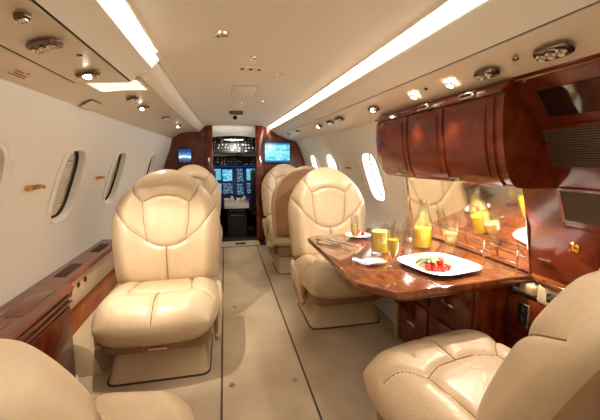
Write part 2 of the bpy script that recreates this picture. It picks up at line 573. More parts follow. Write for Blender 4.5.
# seat tracks + floor seams
for i, x in enumerate((-0.045, 0.415)):
    struct('trim_%d' % (14 + i), B((x - 0.005, Y0 + 0.02, 0.0), (x + 0.005, 4.70, 0.0035)), 'track')
for i, (x, y, r) in enumerate(((0.008, 1.754, 0.014), (0.351, 1.722, 0.012), (0.05, 2.75, 0.012))):
    bm = bmesh.new(); lathe(bm, [(0, 0.006), (r, 0.005), (r * 1.25, 0.0)], 16, (x, y, 0))
    tag(link_mesh('floor_fitting', bm, 'seat_trim'), ['small round tan fitting in the aisle carpet beside the large left seat',
        'small round tan fitting in the aisle carpet near the right seat track', 'small round fitting farthest along the aisle carpet'][i], 'floor fitting')
bm = B((-0.17, 4.72, -0.04), (0.55, 6.2, 0.0)); struct('floor_cockpit', bm, 'cockpit_dark')
bm = bmesh.new(); box(bm, (XC - 1.05, 4.72, -0.04), (-0.17, 5.1, 0)); box(bm, (0.55, 4.72, -0.04), (XC + 1.05, 5.1, 0)); struct('floor_forward', bm, 'carpet')
bm = bmesh.new(); box(bm, (-0.10, 4.74, 0.0), (0.47, 5.02, 0.012), 0.006)
o = tag(link_mesh('threshold_mat', bm, 'vinyl'), 'beige threshold mat on the floor before the cockpit doorway', 'mat')
bm = bmesh.new(); box(bm, (0.12, 4.80, 0.012), (0.27, 4.90, 0.018), 0.003); link_mesh('rubber_inset', bm, 'black', o)

# ------------------------------------------------------------------ cockpit
bm = bmesh.new()
# dark shell : sides, roof, nose
box(bm, (-0.72, 5.13, -0.04), (-0.68, 7.2, 1.9)); box(bm, (1.05, 5.13, -0.04), (1.09, 7.2, 1.9))
box(bm, (-0.72, 7.2, -0.04), (1.09, 7.25, 1.9)); box(bm, (-0.72, 5.13, -0.08), (-0.17, 7.2, -0.04)); box(bm, (0.55, 5.13, -0.08), (1.09, 7.2, -0.04)); box(bm, (-0.17, 6.2, -0.08), (0.55, 7.2, -0.04))
struct('wall_cockpit', bm, 'cockpit_dark', smooth=False)
bm = bmesh.new()
prof = [(XC + d, 1.665 + 0.045 * (1 - (d / 0.9) ** 2)) for d in frange(-0.88, 0.88, 20)]
sweep_y(bm, prof + [(x, z + 0.04) for x, z in prof[::-1]], [5.13, 7.2], None, True)
struct('ceiling_cockpit', bm, 'liner')

ov = thing('overhead_panel', 'black overhead switch panel with lit white switches above the cockpit displays', 'control panel', (XC - 0.035, 5.75, 1.62))
def slanted_panel(par, w, h, y, z, tilt, nx, nz, name='panel_plate', curve=0.05, sw=0.013):
    # plate in local coords, centre (0,y,z), tilt about x
    R = Matrix.Translation((0, y, z)) @ Matrix.Rotation(tilt, 4, 'X')
    bm = bmesh.new()
    pts = [(-w / 2, 0, -h / 2), (w / 2, 0, -h / 2), (w / 2, 0, h / 2 - curve)]
    for i in range(1, 10):
        t = i / 10; pts.append((w / 2 - w * t, 0, h / 2 - curve + curve * math.sin(PI * t)))
    pts.append((-w / 2, 0, h / 2 - curve))
    prism(bm, [R @ Vector(p) for p in pts], (R.to_3x3() @ Vector((0, 0.03, 0))), 0.003)
    pl = link_mesh(name, bm, 'panel_dark', par)
    bm = bmesh.new(); box(bm, (-sw * .5, -0.014, -sw * .6), (sw * .5, 0, sw * .6), 0.002)
    proto = None
    for j in range(nz):
        for i in range(nx):
            if random.random() < 0.22: continue
            x = -w / 2 + w * (i + 0.6) / (nx + 0.2) + random.uniform(-.012, .012); zz = -h / 2 + (h - curve * 0.7) * (j + 0.55) / nz + random.uniform(-.008, .008)
            if proto is None:
                proto = link_mesh('switch', bm, 'switch', par); s = proto
            else:
                s = proto.copy(); COL.objects.link(s); s.parent = par
            sc = random.choice((0.35, 0.5, 0.65, 0.9, 1.2))
            s.matrix_local = Matrix.LocRotScale(R @ Vector((x, -0.001, zz)), R.to_quaternion(), Vector((sc * random.choice((1, 1, 1.8)), 1, sc)))
    return pl
slanted_panel(ov, 0.66, 0.30, 0.0, -0.16, math.radians(-22), 12, 5, 'switch_plate', sw=.015)
bm = bmesh.new(); box(bm, (-0.16, -0.075, -0.10), (0.16, -0.06, -0.085), 0.003); link_mesh('annunciator_row', bm, 'switch', ov)

gp = thing('glareshield_panel', 'curved black glareshield panel of small dials below the overhead switches', 'control panel', (XC - 0.02, 6.0, 1.16))
slanted_panel(gp, 0.72, 0.17, -0.02, 0.03, math.radians(-8), 13, 3, 'dial_plate', 0.05, 0.014)
bm = bmesh.new(); prism(bm, [(-0.37, -0.02, -0.075), (0.37, -0.02, -0.075), (0.37, -0.02, -0.055), (-0.37, -0.02, -0.055)], (0, 0.14, 0), 0.004)
bl = mat('blue_lip', srgb(26, 58, 130), 0.4, emit=srgb(30, 80, 190), estr=0.25)
link_mesh('lower_lip', bm, bl, gp)
bm = bmesh.new(); box(bm, (-0.40, 0.02, 0.10), (0.40, 0.24, 0.16), 0.02); link_mesh('hood', bm, 'liner', gp)

ip = thing('instrument_panel', 'dark blue cockpit instrument panel with glowing cyan displays', 'instrument panel', (XC - 0.02, 6.05, 0.72))
bm = bmesh.new(); box(bm, (-0.62, 0.0, -0.36), (0.62, 0.10, 0.36), 0.012)
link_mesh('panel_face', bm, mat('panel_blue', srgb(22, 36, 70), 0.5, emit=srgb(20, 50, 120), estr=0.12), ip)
def disp(x0, x1, z0, z1, m):
    bm = bmesh.new(); box(bm, (x0 - .008, -0.018, z0 - .008), (x1 + .008, 0.0, z1 + .008), 0.004)
    f = link_mesh('display', bm, 'black', ip)
    bm = bmesh.new(); box(bm, (x0, -0.022, z0), (x1, -0.0175, z1))
    link_mesh('display_glass', bm, m, f, smooth=False)
for x0, x1, z0, z1, m in ((-0.37, -0.235, .14, .33, 'scr_pfd'), (-0.21, -0.045, .12, .32, 'scr_nav'), (0.03, 0.14, .10, .33, 'scr_eng'), (0.20, 0.37, .13, .33, 'scr_pfd'), (-0.60, -0.42, .12, .32, 'scr_nav'), (0.42, 0.60, .12, .32, 'scr_nav'),
                          (-0.21, -0.045, -.10, .08, 'scr_eng'), (-0.34, -0.235, -.10, .08, 'scr_nav'), (0.03, 0.14, -.12, .07, 'scr_eng'), (0.20, 0.35, -.10, .08, 'scr_eng')):
    disp(x0, x1, z0, z1, m)

pd = thing('throttle_pedestal', 'grey throttle quadrant with levers between the pilot seats', 'throttle quadrant', (XC - 0.02, 5.62, 0))
bm = bmesh.new(); prism(bm, [(-.15, -.28, 0), (-.15, .40, 0), (-.15, .40, .48), (-.15, 0.05, .52), (-.15, -.28, .34)], (0.30, 0, 0), 0.012)
link_mesh('console_box', bm, 'cockpit_dark', pd)
bm = bmesh.new()
pts = [(-.19, -.10 + .17 * math.cos(a), .45 + .15 * math.sin(a)) for a in frange(0, PI, 10)]
prism(bm, pts, (0.38, 0, 0), 0.01); link_mesh('quadrant', bm, 'grey_plastic', pd)
for i, x in enumerate((-.16, -.11, -.07, -.02, .03, .07, .12, .16)):
    bm = bmesh.new(); zz = .58 + .06 * ((i * 3) % 4) / 3; tube(bm, [(x, -.12, .52), (x, -.20, zz)], 0.007, 8); box(bm, (x - .017, -.235, zz - .02), (x + .017, -.18, zz + .02), 0.008)
    link_mesh('throttle_lever', bm, 'switch' if i % 2 == 0 else 'black', pd)
bm = bmesh.new(); box(bm, (-.10, -.275, .30), (.10, -.25, .345), 0.004, mtx=None); link_mesh('radio_unit', bm, 'switch', pd)
for i in range(5):
    bm = bmesh.new(); lathe(bm, [(0.014, 0), (0.014, 0.02), (0, 0.02)], 12, (-.10 + i * .05, -.18, .40)); link_mesh('knob', bm, 'grey_plastic', pd)

def pilot_seat(x, lb):
    t = thing('pilot_chair', lb, 'pilot chair', (x, 5.55, 0), 0, 'pilot seats')
    bm = bmesh.new(); box(bm, (-.22, -.08, .40), (.22, .02, 1.06), 0.05, 4); link_mesh('backrest', bm, 'cockpit_dark', t)
    bm = bmesh.new(); box(bm, (-.22, -.05, .28), (.22, .42, .42), 0.05, 4); link_mesh('seat', bm, 'cockpit_dark', t)
    bm = bmesh.new(); box(bm, (-.12, 0, 0), (.12, .3, .29), 0.02); link_mesh('pedestal', bm, 'black', t)
    bm = bmesh.new(); box(bm, (-.12, -.08, 1.05), (.12, 0, 1.18), 0.04, 4); link_mesh('headrest', bm, 'cockpit_dark', t)
pilot_seat(-0.36, 'dark pilot seat on the left side of the cockpit pedestal')
pilot_seat(0.62, 'dark pilot seat on the right side of the cockpit pedestal')

# cabin monitors on the bulkhead
def monitor(x0, x1, z0, z1, m, lb):
    t = thing('cabin_monitor', lb, 'monitor', ((x0 + x1) / 2, 5.08, z0))
    w = (x1 - x0) / 2; h = z1 - z0
    bm = bmesh.new(); box(bm, (-w - .02, -0.022, -.02), (w + .02, 0.0, h + .02), 0.006); link_mesh('bezel', bm, 'black', t)
    bm = bmesh.new(); box(bm, (-w, -0.027, 0), (w, -0.0215, h)); link_mesh('display', bm, m, t, smooth=False)
monitor(-0.625, -0.46, 1.17, 1.36, 'scr_view', 'small bulkhead monitor left of the cockpit door showing sky and clouds')
monitor(0.585, 0.955, 1.17, 1.46, 'scr_map', 'large bulkhead monitor right of the cockpit door showing a cyan map')

# ------------------------------------------------------------------ seats
def seg_d(p, a, b):
    ax, ay = a; bx, by = b; px, py = p
    dx, dy = bx - ax, by - ay
    t = max(0, min(1, ((px - ax) * dx + (py - ay) * dy) / (dx * dx + dy * dy + 1e-12)))
    return math.hypot(px - ax - t * dx, py - ay - t * dy)
def groove(p, seams):
    d = min(seg_d(p, s[i], s[i + 1]) for s in seams for i in range(len(s) - 1))
    return 0.006 * math.exp(-(d / 0.005) ** 2) + 0.009 * math.exp(-(d / 0.018) ** 2)
def inpoly(p, poly):
    x, y = p; c = False; j = len(poly) - 1
    for i in range(len(poly)):
        xi, yi = poly[i]; xj, yj = poly[j]
        if (yi > y) != (yj > y) and x < (xj - xi) * (y - yi) / (yj - yi) + xi: c = not c
        j = i
    return c
def spaced(n, pw=0.72):
    out = []
    for i in range(n + 1):
        s = -1 + 2 * i / n
        out.append(pw * math.sin(PI / 2 * s) + (1 - pw) * s)
    return out
def puff(front, back, cls, nu=120, nv=130):
    """front/back: (a,b)->Vector ; cls(face centre a,b, isfront) -> region name"""
    A = spaced(nu); Bv = spaced(nv)
    regions = {}
    def V(reg, a, b, fr):
        bm, dic = regions.setdefault(reg, (bmesh.new(), {}))
        edge = a in (0, nu) or b in (0, nv)
        key = (a, b, True if edge else fr)
        if key not in dic:
            dic[key] = bm.verts.new((front if key[2] else back)(A[a], Bv[b]))
        return dic[key]
    for i in range(nu):
        for j in range(nv):
            for fr in (True, False):
                reg = cls((A[i] + A[i + 1]) / 2, (Bv[j] + Bv[j + 1]) / 2, fr)
                q = [(i, j), (i + 1, j), (i + 1, j + 1), (i, j + 1)]
                if not fr: q = q[::-1]
                vs = [V(reg, a, b, fr) for a, b in q]
                try: regions[reg][0].faces.new(vs)
                except ValueError: pass
    return {k: v[0] for k, v in regions.items()}

def mirror_seams(s): return s + [[(-x, z) for x, z in q] for q in s]
BS = mirror_seams([smooth_poly([(0, .985), (-.07, .975), (-.145, .94)], 4), smooth_poly([(-.145, .94), (-.19, 1.0), (-.225, 1.09)], 4),
                   smooth_poly([(-.145, .94), (-.138, .8), (-.118, .69)], 4), smooth_poly([(0, .655), (-.06, .662), (-.118, .69)], 4),
                   smooth_poly([(-.118, .69), (-.2, .76), (-.285, .86), (-.34, .93)], 4), [(0, .655), (0, .40)]])
HEADP = [(-.145, .94), (-.07, .975), (0, .985), (.07, .975), (.145, .94), (.19, 1.0), (.225, 1.09), (.24, 1.3), (-.24, 1.3), (-.225, 1.09), (-.19, 1.0)]
PADP = [(-.145, .94), (-.07, .975), (0, .985), (.07, .975), (.145, .94), (.138, .8), (.118, .69), (.06, .662), (0, .655), (-.06, .662), (-.118, .69), (-.138, .8)]
def back_xz(a, b):
    k = 0.62 if b > 0 else 0.06
    kz = 0.48 if b > 0 else 0.10
    z = 0.775 + 0.375 * b * math.sqrt(1 - kz * a * a)
    W = 0.345 - 0.02 * max(0, -b) ** 2
    return W * a * math.sqrt(1 - k * b * b), z
def rec(z):
    t = (z - 0.40) / 0.75
    return 0.235 + 0.10 * t + 0.05 * t * t
def rim(a, b, n=5): return math.sqrt(max(0.0, (1 - abs(a) ** n) * (1 - abs(b) ** n)))
def back_front(a, b):
    x, z = back_xz(a, b); e = rim(a, b)
    bol = 0.058 * math.exp(-((abs(a) - 0.74) / 0.22) ** 2) * (1 - 0.45 * max(0, b) ** 2)
    head = 0.035 * math.exp(-((b - 0.72) / 0.25) ** 2) * math.exp(-(a / 0.6) ** 2)
    lum = 0.018 * math.exp(-((b + 0.35) / 0.35) ** 2) * math.exp(-(a / 0.4) ** 2)
    g = groove((x, z), BS) * min(1, e * 1.6)
    return Vector((x, rec(z) - e * (0.060 + bol + head + lum) + g, z))
def back_back(a, b):
    x, z = back_xz(a, b); e = rim(a, b, 6)
    return Vector((x, rec(z) + e * 0.062, z))
def back_cls(a, b, fr):
    if not fr: return 'back_shell' if (abs(a) < 0.9 and b < 0.93) else 'backrest'
    x, z = back_xz(a, b)
    if inpoly((x, z), HEADP): return 'headrest'
    if inpoly((x, z), PADP): return 'back_cushion'
    return 'backrest'
CSM = mirror_seams([smooth_poly([(0, -.115), (-.10, -.108), (-.175, -.075)], 4), smooth_poly([(-.175, -.075), (-.165, .06), (-.15, .28)], 4),
                    smooth_poly([(-.175, -.075), (-.235, -.13), (-.30, -.16)], 4), [(0, -.115), (0, -.30), (0, -.4)]])
CPAD = [(-.175, -.075), (-.10, -.108), (0, -.115), (.10, -.108), (.175, -.075), (.165, .06), (.15, .4), (-.15, .4), (-.165, .06)]
def cu_xy(a, b):
    k = 0.30 if b < 0 else 0.10
    y = -0.03 + (0.33 if b < 0 else .29) * b * math.sqrt(1 - (0.26 if b < 0 else 0.1) * a * a)
    return 0.338 * a * math.sqrt(1 - k * b * b), y
def cu_mid(y): return 0.355 - 0.02 * y
def cu_top(a, b):
    x, y = cu_xy(a, b); e = rim(a, b, 4)
    h = 0.115 + 0.022 * math.exp(-((b + 0.62) / 0.28) ** 2) + 0.02 * math.exp(-((abs(a) - 0.75) / 0.2) ** 2) - 0.02 * max(0, b)
    g = groove((x, y), CSM) * min(1, e * 1.8)
    return Vector((x, y, cu_mid(y) + e * h - g))
def cu_bot(a, b):
    x, y = cu_xy(a, b); e = rim(a, b, 6)
    return Vector((x, y, cu_mid(y) - e * (0.085 + 0.055 * max(0, -b))))
def cu_cls(a, b, fr):
    if fr:
        x, y = cu_xy(a, b)
        if inpoly((x, y), CPAD): return 'seat_pad'
    return 'seat_cushion'

def invert(mapf, p):
    a, b = 0.0, 0.0
    for _ in range(60):
        x, z = mapf(a, b); e = 1e-4
        x1, z1 = mapf(a + e, b); x2, z2 = mapf(a, b + e)
        j = ((x1 - x) / e, (x2 - x) / e, (z1 - z) / e, (z2 - z) / e)
        det = j[0] * j[3] - j[1] * j[2]
        if abs(det) < 1e-9: break
        rx, rz = p[0] - x, p[1] - z
        da = (j[3] * rx - j[1] * rz) / det; db = (-j[2] * rx + j[0] * rz) / det
        a = max(-.985, min(.985, a + .8 * da)); b = max(-.985, min(.985, b + .8 * db))
    x, z = mapf(a, b)
    return (a, b) if math.hypot(p[0] - x, p[1] - z) < 0.012 else None
def piping(seams, mapf, surf, off, r=0.0022):
    bm = bmesh.new()
    for q in seams:
        pts = []
        for u, v in zip(q, q[1:]):
            n = max(1, int(math.hypot(v[0] - u[0], v[1] - u[1]) / 0.012))
            pts += [(u[0] + (v[0] - u[0]) * k / n, u[1] + (v[1] - u[1]) * k / n) for k in range(n)]
        pts.append(q[-1])
        P = []
        for p in pts:
            ab = invert(mapf, p)
            if ab: P.append(surf(*ab) + Vector(off))
        if len(P) > 2: tube(bm, P, r, 6)
    return bm
def rbox_plan(w, d, r, z, n=6, cy=0):
    pts = []
    for cx, cyy, a0 in ((w - r, d - r, 0), (-w + r, d - r, PI / 2), (-w + r, -d + r, PI), (w - r, -d + r, 1.5 * PI)):
        for i in range(n + 1):
            a = a0 + PI / 2 * i / n
            pts.append((cx + r * math.cos(a), cy + cyy + r * math.sin(a), z))
    return pts
def loft(bm, rings):
    rows = [[bm.verts.new(p) for p in r] for r in rings]
    n = len(rings[0])
    for A, Bn in zip(rows, rows[1:]):
        for i in range(n):
            bm.faces.new((A[i], A[(i + 1) % n], Bn[(i + 1) % n], Bn[i]))
    bm.faces.new(rows[0][::-1]); bm.faces.new(rows[-1])
    return bm

def make_seat(label):
    t = thing('leather_armchair', label, 'armchair', (0, 0, 0), 0, 'cream leather cabin seats')
    parts = puff(back_front, back_back, back_cls)
    br = link_mesh('backrest', parts['backrest'], 'leather', t, angle=80)
    link_mesh('headrest', parts['headrest'], 'leather', t, angle=80)
    link_mesh('back_cushion', parts['back_cushion'], 'leather', t, angle=80)
    link_mesh('back_piping', piping(BS, back_xz, back_front, (0, -.0022, 0)), 'piping', t)
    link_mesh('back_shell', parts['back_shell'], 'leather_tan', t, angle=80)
    parts = puff(cu_top, cu_bot, cu_cls, 100, 100)
    link_mesh('seat_cushion', parts['seat_cushion'], 'leather', t, angle=80)
    link_mesh('seat_pad', parts['seat_pad'], 'leather', t, angle=80)
    link_mesh('seat_piping', piping(CSM, cu_xy, cu_top, (0, 0, .0022)), 'piping', t)
    for s in (-1, 1):
        bm = bmesh.new()
        pts = smooth_poly([(s * .318, -.14, .22), (s * .325, -.08, .29), (s * .33, .0, .315), (s * .33, .14, .325), (s * .32, .24, .35)], 5)
        rows = []
        for i, p in enumerate(pts):
            f = i / (len(pts) - 1)
            rx = 0.024; rz = 0.045 + 0.02 * math.sin(PI * f)
            if i in (0, len(pts) - 1): rx *= .5; rz *= .5
            rows.append([(p[0] + rx * math.cos(q), p[1] + (0.02 * math.sin(q) if i < 3 else 0), p[2] + rz * math.sin(q)) for q in frange(0, 2 * PI, 14)[:-1]])
        loft(bm, rows)
        link_mesh('armrest', bm, 'leather', t, angle=80)
        # side shroud hanging below the armrest
        bm = bmesh.new()
        prism(bm, [(s * .302, -.16, .30), (s * .302, .22, .32), (s * .302, .20, .17), (s * .302, -.10, .13), (s * .302, -.15, .17)], (s * 0.022, 0, 0), 0.006)
        link_mesh('side_shroud', bm, 'seat_trim', t)
    bm = bmesh.new()
    loft(bm, [rbox_plan(.25, .22, .06, .175, cy=.0), rbox_plan(.285, .245, .06, .20, cy=0), rbox_plan(.29, .25, .06, .29, cy=0)])
    link_mesh('seat_pan', bm, 'seat_trim', t)
    bm = bmesh.new()
    loft(bm, [rbox_plan(.27, .24, .05, .004, cy=.02), rbox_plan(.255, .22, .05, .05, cy=.02), rbox_plan(.235, .19, .05, .178, cy=.02)])
    link_mesh('pedestal', bm, 'vinyl', t)
    bm = bmesh.new()
    loft(bm, [rbox_plan(.277, .247, .055, .0, cy=.02), rbox_plan(.277, .247, .055, .007, cy=.02)])
    link_mesh('floor_plate', bm, 'track', t)
    # latch at front of pan
    bm = bmesh.new(); box(bm, (-.07, -.272, .205), (.11, -.245, .265), 0.008)
    lt = link_mesh('latch_housing', bm, 'seat_trim', t)
    bm = bmesh.new(); tube(bm, [(-.03, -.275, .21), (-.03, -.29, .225), (.06, -.29, .225), (.06, -.275, .21)], 0.005, 8)
    link_mesh('handle', bm, 'chrome', lt)
    # lap belt tongue on the aisle side
    bm = bmesh.new(); box(bm, (-.338, .05, .30), (-.328, .09, .36), 0.004); link_mesh('belt_fitting', bm, 'chrome', t)
    return t
G = 'cream leather cabin seats'
s1 = make_seat('large cream leather seat facing the camera beside the left wooden ledge')
s1.location = (-0.385, 2.10, 0)
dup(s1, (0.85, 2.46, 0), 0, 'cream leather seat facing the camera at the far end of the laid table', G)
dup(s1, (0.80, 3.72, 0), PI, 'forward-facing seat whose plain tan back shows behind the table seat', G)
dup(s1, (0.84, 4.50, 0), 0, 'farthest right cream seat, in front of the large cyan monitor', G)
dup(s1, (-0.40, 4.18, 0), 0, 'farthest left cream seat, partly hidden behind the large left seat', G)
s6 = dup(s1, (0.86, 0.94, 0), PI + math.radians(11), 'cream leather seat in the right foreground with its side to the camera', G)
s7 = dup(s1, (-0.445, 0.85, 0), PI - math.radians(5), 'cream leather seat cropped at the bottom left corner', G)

def recline(seat, deg):
    P = Vector((0, .24, .45))
    for ch in seat.children:
        if ch.name.split('.')[0] in ('backrest', 'headrest', 'back_cushion', 'back_shell', 'back_piping'):
            ch.matrix_local = Matrix.Translation(P) @ Matrix.Rotation(-math.radians(deg), 4, 'X') @ Matrix.Translation(-P)
recline(s6, 12); recline(s7, 10)
# ------------------------------------------------------------------ left console ledge
cn = thing('side_cabinet', 'low reddish wooden side cabinet with a ledge top at the left edge', 'cabinet', (0, 0, 0))
def top_slab(ya, yb, xi, th=0.0):
    bm = bmesh.new()
    prof = [(-1.004, 0.515 + th), (xi - 0.01, 0.515 + th), (xi + 0.004, 0.525 + th * .5), (xi + 0.004, 0.538), (xi - 0.012, 0.552), (-1.004, 0.558)]
    rows = []
    sweep_y(bm, prof, [ya, yb], None, True)
    return bm
link_mesh('top', top_slab(Y0 + 0.05, 1.99, -0.815), 'wood_top', cn, angle=25)
bm = bmesh.new(); box(bm, (-0.885, Y0 + 0.05, 0.0), (-0.835, 1.98, 0.515), 0.004)
link_mesh('body', bm, 'wood', cn)
for za, zb in ((0.485, 0.505), (0.455, 0.470)):
    bm = bmesh.new(); box(bm, (-0.835, Y0 + 0.06, za), (-0.818, 1.98, zb), 0.005); link_mesh('edge_moulding', bm, 'wood_top', cn)
for ya, yb in ((-0.4, 0.62), (0.66, 1.30), (1.34, 1.96)):
    bm = bmesh.new(); box(bm, (-0.837, ya, 0.03), (-0.824, yb, 0.44), 0.005); link_mesh('door', bm, 'wood', cn)
# inlay line + ledge tray on top
bm = bmesh.new(); box(bm, (-0.96, 1.60, 0.5535), (-0.86, 1.90, 0.5560), 0.001); link_mesh('inlay', bm, 'wood', cn)
ar = thing('side_ledge', 'wooden armrest ledge with cream switch panel left of the large seat', 'ledge', (0, 0, 0))
link_mesh('top', top_slab(1.995, 3.05, -0.85, 0.018), 'wood_top', ar, angle=25)
bm = bmesh.new(); box(bm, (-0.94, 2.0, 0.375), (-0.860, 3.03, 0.533), 0.012, 3); link_mesh('switch_panel', bm, 'leather', ar)
bm = bmesh.new(); box(bm, (-0.90, 2.0, 0.0), (-0.875, 3.03, 0.375), 0.004); link_mesh('lower_panel', bm, 'wood_orange', ar)
for y, r in ((2.06, .013), (2.16, .016), (2.26, .018)):
    bm = bmesh.new(); lathe(bm, [(r, 0), (r, .006), (r * .7, .008), (r * .6, .004), (0, .004)], 18, mtx=Matrix.Translation((-0.860, y, .485)) @ Matrix.Rotation(PI / 2, 4, 'Y')); link_mesh('control_button', bm, 'dark_chrome', ar)
bm = bmesh.new(); box(bm, (-0.965, 2.12, 0.553), (-0.905, 2.36, 0.560), 0.002); link_mesh('flush_lid', bm, 'gap', ar)
bm = bmesh.new(); box(bm, (-0.965, 2.66, 0.553), (-0.905, 2.88, 0.560), 0.002); link_mesh('flush_lid', bm, 'gap', ar)
# beige kick shroud between the left seat and the wall
bm = bmesh.new(); prism(bm, [(-0.870, 2.0, 0), (-0.70, 2.0, 0), (-0.76, 2.0, .16), (-0.870, 2.0, .22)], (0, 1.1, 0), 0.004)
struct('baseboard_left', bm, 'vinyl')

# ------------------------------------------------------------------ right: table, galley, tall cabinet
tb = thing('dining_table', 'glossy burl wood dining table with clipped corners, laid for a meal', 'table', (0, 0, 0))
poly = [(1.35, 1.225), (0.70, 1.165), (0.648, 1.172), (0.545, 1.30), (0.53, 1.34), (0.527, 2.15), (0.545, 2.185), (0.60, 2.215), (1.35, 2.23)]
bm = bmesh.new(); prism(bm, [(x, y, 0.668) for x, y in poly], (0, 0, 0.032), 0.010, 3)
link_mesh('tabletop', bm, 'wood_table', tb, angle=30)
bm = bmesh.new(); prism(bm, [((x - 1.335) * .96 + 1.335, (y - 1.7) * .94 + 1.7, 0.646) for x, y in poly], (0, 0, 0.022), 0.004)
link_mesh('underframe', bm, 'wood', tb)
bm = bmesh.new(); prism(bm, [(1.04, 1.66, .30), (1.04, 1.66, .645), (0.70, 1.66, .645)], (0, 0.03, 0), 0.004)
link_mesh('support_bracket', bm, 'wood', tb)

cr = thing('galley_base_cabinet', 'dark mahogany base cabinet with chrome latches below the table', 'cabinet', (0, 0, 0))
bm = bmesh.new(); box(bm, (1.14, 1.31, 0.0), (1.25, 2.02, 0.64), 0.004); box(bm, (1.24, 1.31, 0.30), (1.335, 2.02, 0.64), 0.004); link_mesh('body', bm, 'wood', cr)
bm = bmesh.new(); box(bm, (1.12, 2.02, 0.0), (1.27, 2.05, 0.64), 0.006); link_mesh('end_panel', bm, 'vinyl', cr)
for ya, yb, zs in ((1.68, 2.00, ((.36, .62), (.04, .34))), (1.33, 1.66, ((.36, .62), (.04, .34)))):
    for za, zb in zs:
        bm = bmesh.new(); box(bm, (1.126, ya, za), (1.142, yb, zb), 0.004); d = link_mesh('drawer', bm, 'wood', cr)
        yc = (ya + yb) / 2
        bm = bmesh.new(); box(bm, (1.116, yc - .045, zb - .16), (1.127, yc + .045, zb - .145), 0.004); link_mesh('latch', bm, 'chrome', d)

# aft lower side panel, with socket, armrest and ledge
sp = thing('side_armrest_ledge', 'curved wooden ledge over a cream armrest panel below the louvred cabinet', 'ledge', (0, 0, 0))
bm = bmesh.new()
inner = smooth_poly([(1.335, 1.222), (1.315, 1.19), (1.295, 1.13), (1.285, 1.05), (1.285, 0.3)], 5)
poly = inner + [(1.36, 0.3), (1.36, 1.222)]
prism(bm, [(x, y, 0.690) for x, y in poly], (0, 0, 0.024), 0.008, 3); link_mesh('ledge_top', bm, 'wood_table', sp, angle=30)
bm = bmesh.new(); box(bm, (1.30, 0.3, 0.60), (1.36, 1.16, 0.689), 0.016, 3); ap = link_mesh('armrest_panel', bm, 'leather', sp)
bm = bmesh.new(); box(bm, (1.292, 1.045, 0.628), (1.302, 1.105, 0.668), 0.005, 3)
rh = link_mesh('recessed_handle', bm, 'dark_chrome', sp)
bm = bmesh.new(); box(bm, (1.288, 1.055, 0.636), (1.293, 1.095, 0.660), 0.003, 3); link_mesh('handle_cup', bm, 'black', rh)
bm = bmesh.new(); tube(bm, [(1.288, 1.058, .648), (1.281, 1.075, .652), (1.288, 1.092, .648)], 0.004, 8); link_mesh('pull', bm, 'chrome', rh)
bm = bmesh.new(); box(bm, (1.30, 1.17, 0.62), (1.36, 1.25, 0.665), 0.012, 3); link_mesh('ashtray', bm, 'vinyl', sp)
bm = bmesh.new(); box(bm, (1.30, 0.3, 0.10), (1.33, 1.30, 0.599), 0.004); link_mesh('lower_panel', bm, 'wood', sp)
ou = thing('power_socket', 'black power socket in a chrome frame on the panel under the ledge', 'socket', (1.30, 1.21, 0.525))
bm = bmesh.new(); box(bm, (-.008, -.034, -.055), (0, .034, .055), 0.004); link_mesh('frame', bm, 'chrome', ou)
bm = bmesh.new(); box(bm, (-.011, -.027, -.048), (-.007, .027, .048), 0.003); link_mesh('socket_face', bm, 'black', ou)
for z in (-.022, .022):
    bm = bmesh.new(); box(bm, (-.0125, -.012, z - .012), (-.0105, .012, z + .012), 0.002); link_mesh('outlet', bm, 'dark_chrome', ou)

# mirror splashback
mr = thing('mirror_splashback', 'polished metal mirror splashback behind the glasses under the wall cabinets', 'mirror', (0, 0, 0))
bm = bmesh.new(); prism(bm, [(1.345, 1.235, 0.705), (1.345, 2.235, 0.705), (1.275, 2.235, 1.115), (1.275, 1.235, 1.115)], (0.012, 0, 0), 0)
link_mesh('mirror_panel', bm, 'mirror', mr, smooth=False)
bm = bmesh.new(); prism(bm, [(1.335, 1.228, .705), (1.355, 1.228, .705), (1.285, 1.228, 1.115), (1.265, 1.228, 1.115)], (0, .008, 0), .001); link_mesh('frame_edge', bm, 'chrome', mr)
bm = bmesh.new(); prism(bm, [(1.335, 2.235, .705), (1.355, 2.235, .705), (1.285, 2.235, 1.115), (1.265, 2.235, 1.115)], (0, .010, 0), .001); link_mesh('frame_edge', bm, 'chrome', mr)
gl = thing('bottle_rail', 'low chrome gallery rail with clear holders along the foot of the mirror', 'rail', (0, 0, 0))
for z in (0.745, 0.80):
    bm = bmesh.new(); tube(bm, [(1.30, 1.26, z), (1.30, 1.95, z)], 0.004, 8); link_mesh('rail_bar', bm, 'chrome', gl)
for y in (1.265, 1.47, 1.70, 1.945):
    bm = bmesh.new(); tube(bm, [(1.30, y, .70), (1.30, y, .805)], 0.005, 8); link_mesh('rail_post', bm, 'chrome', gl)

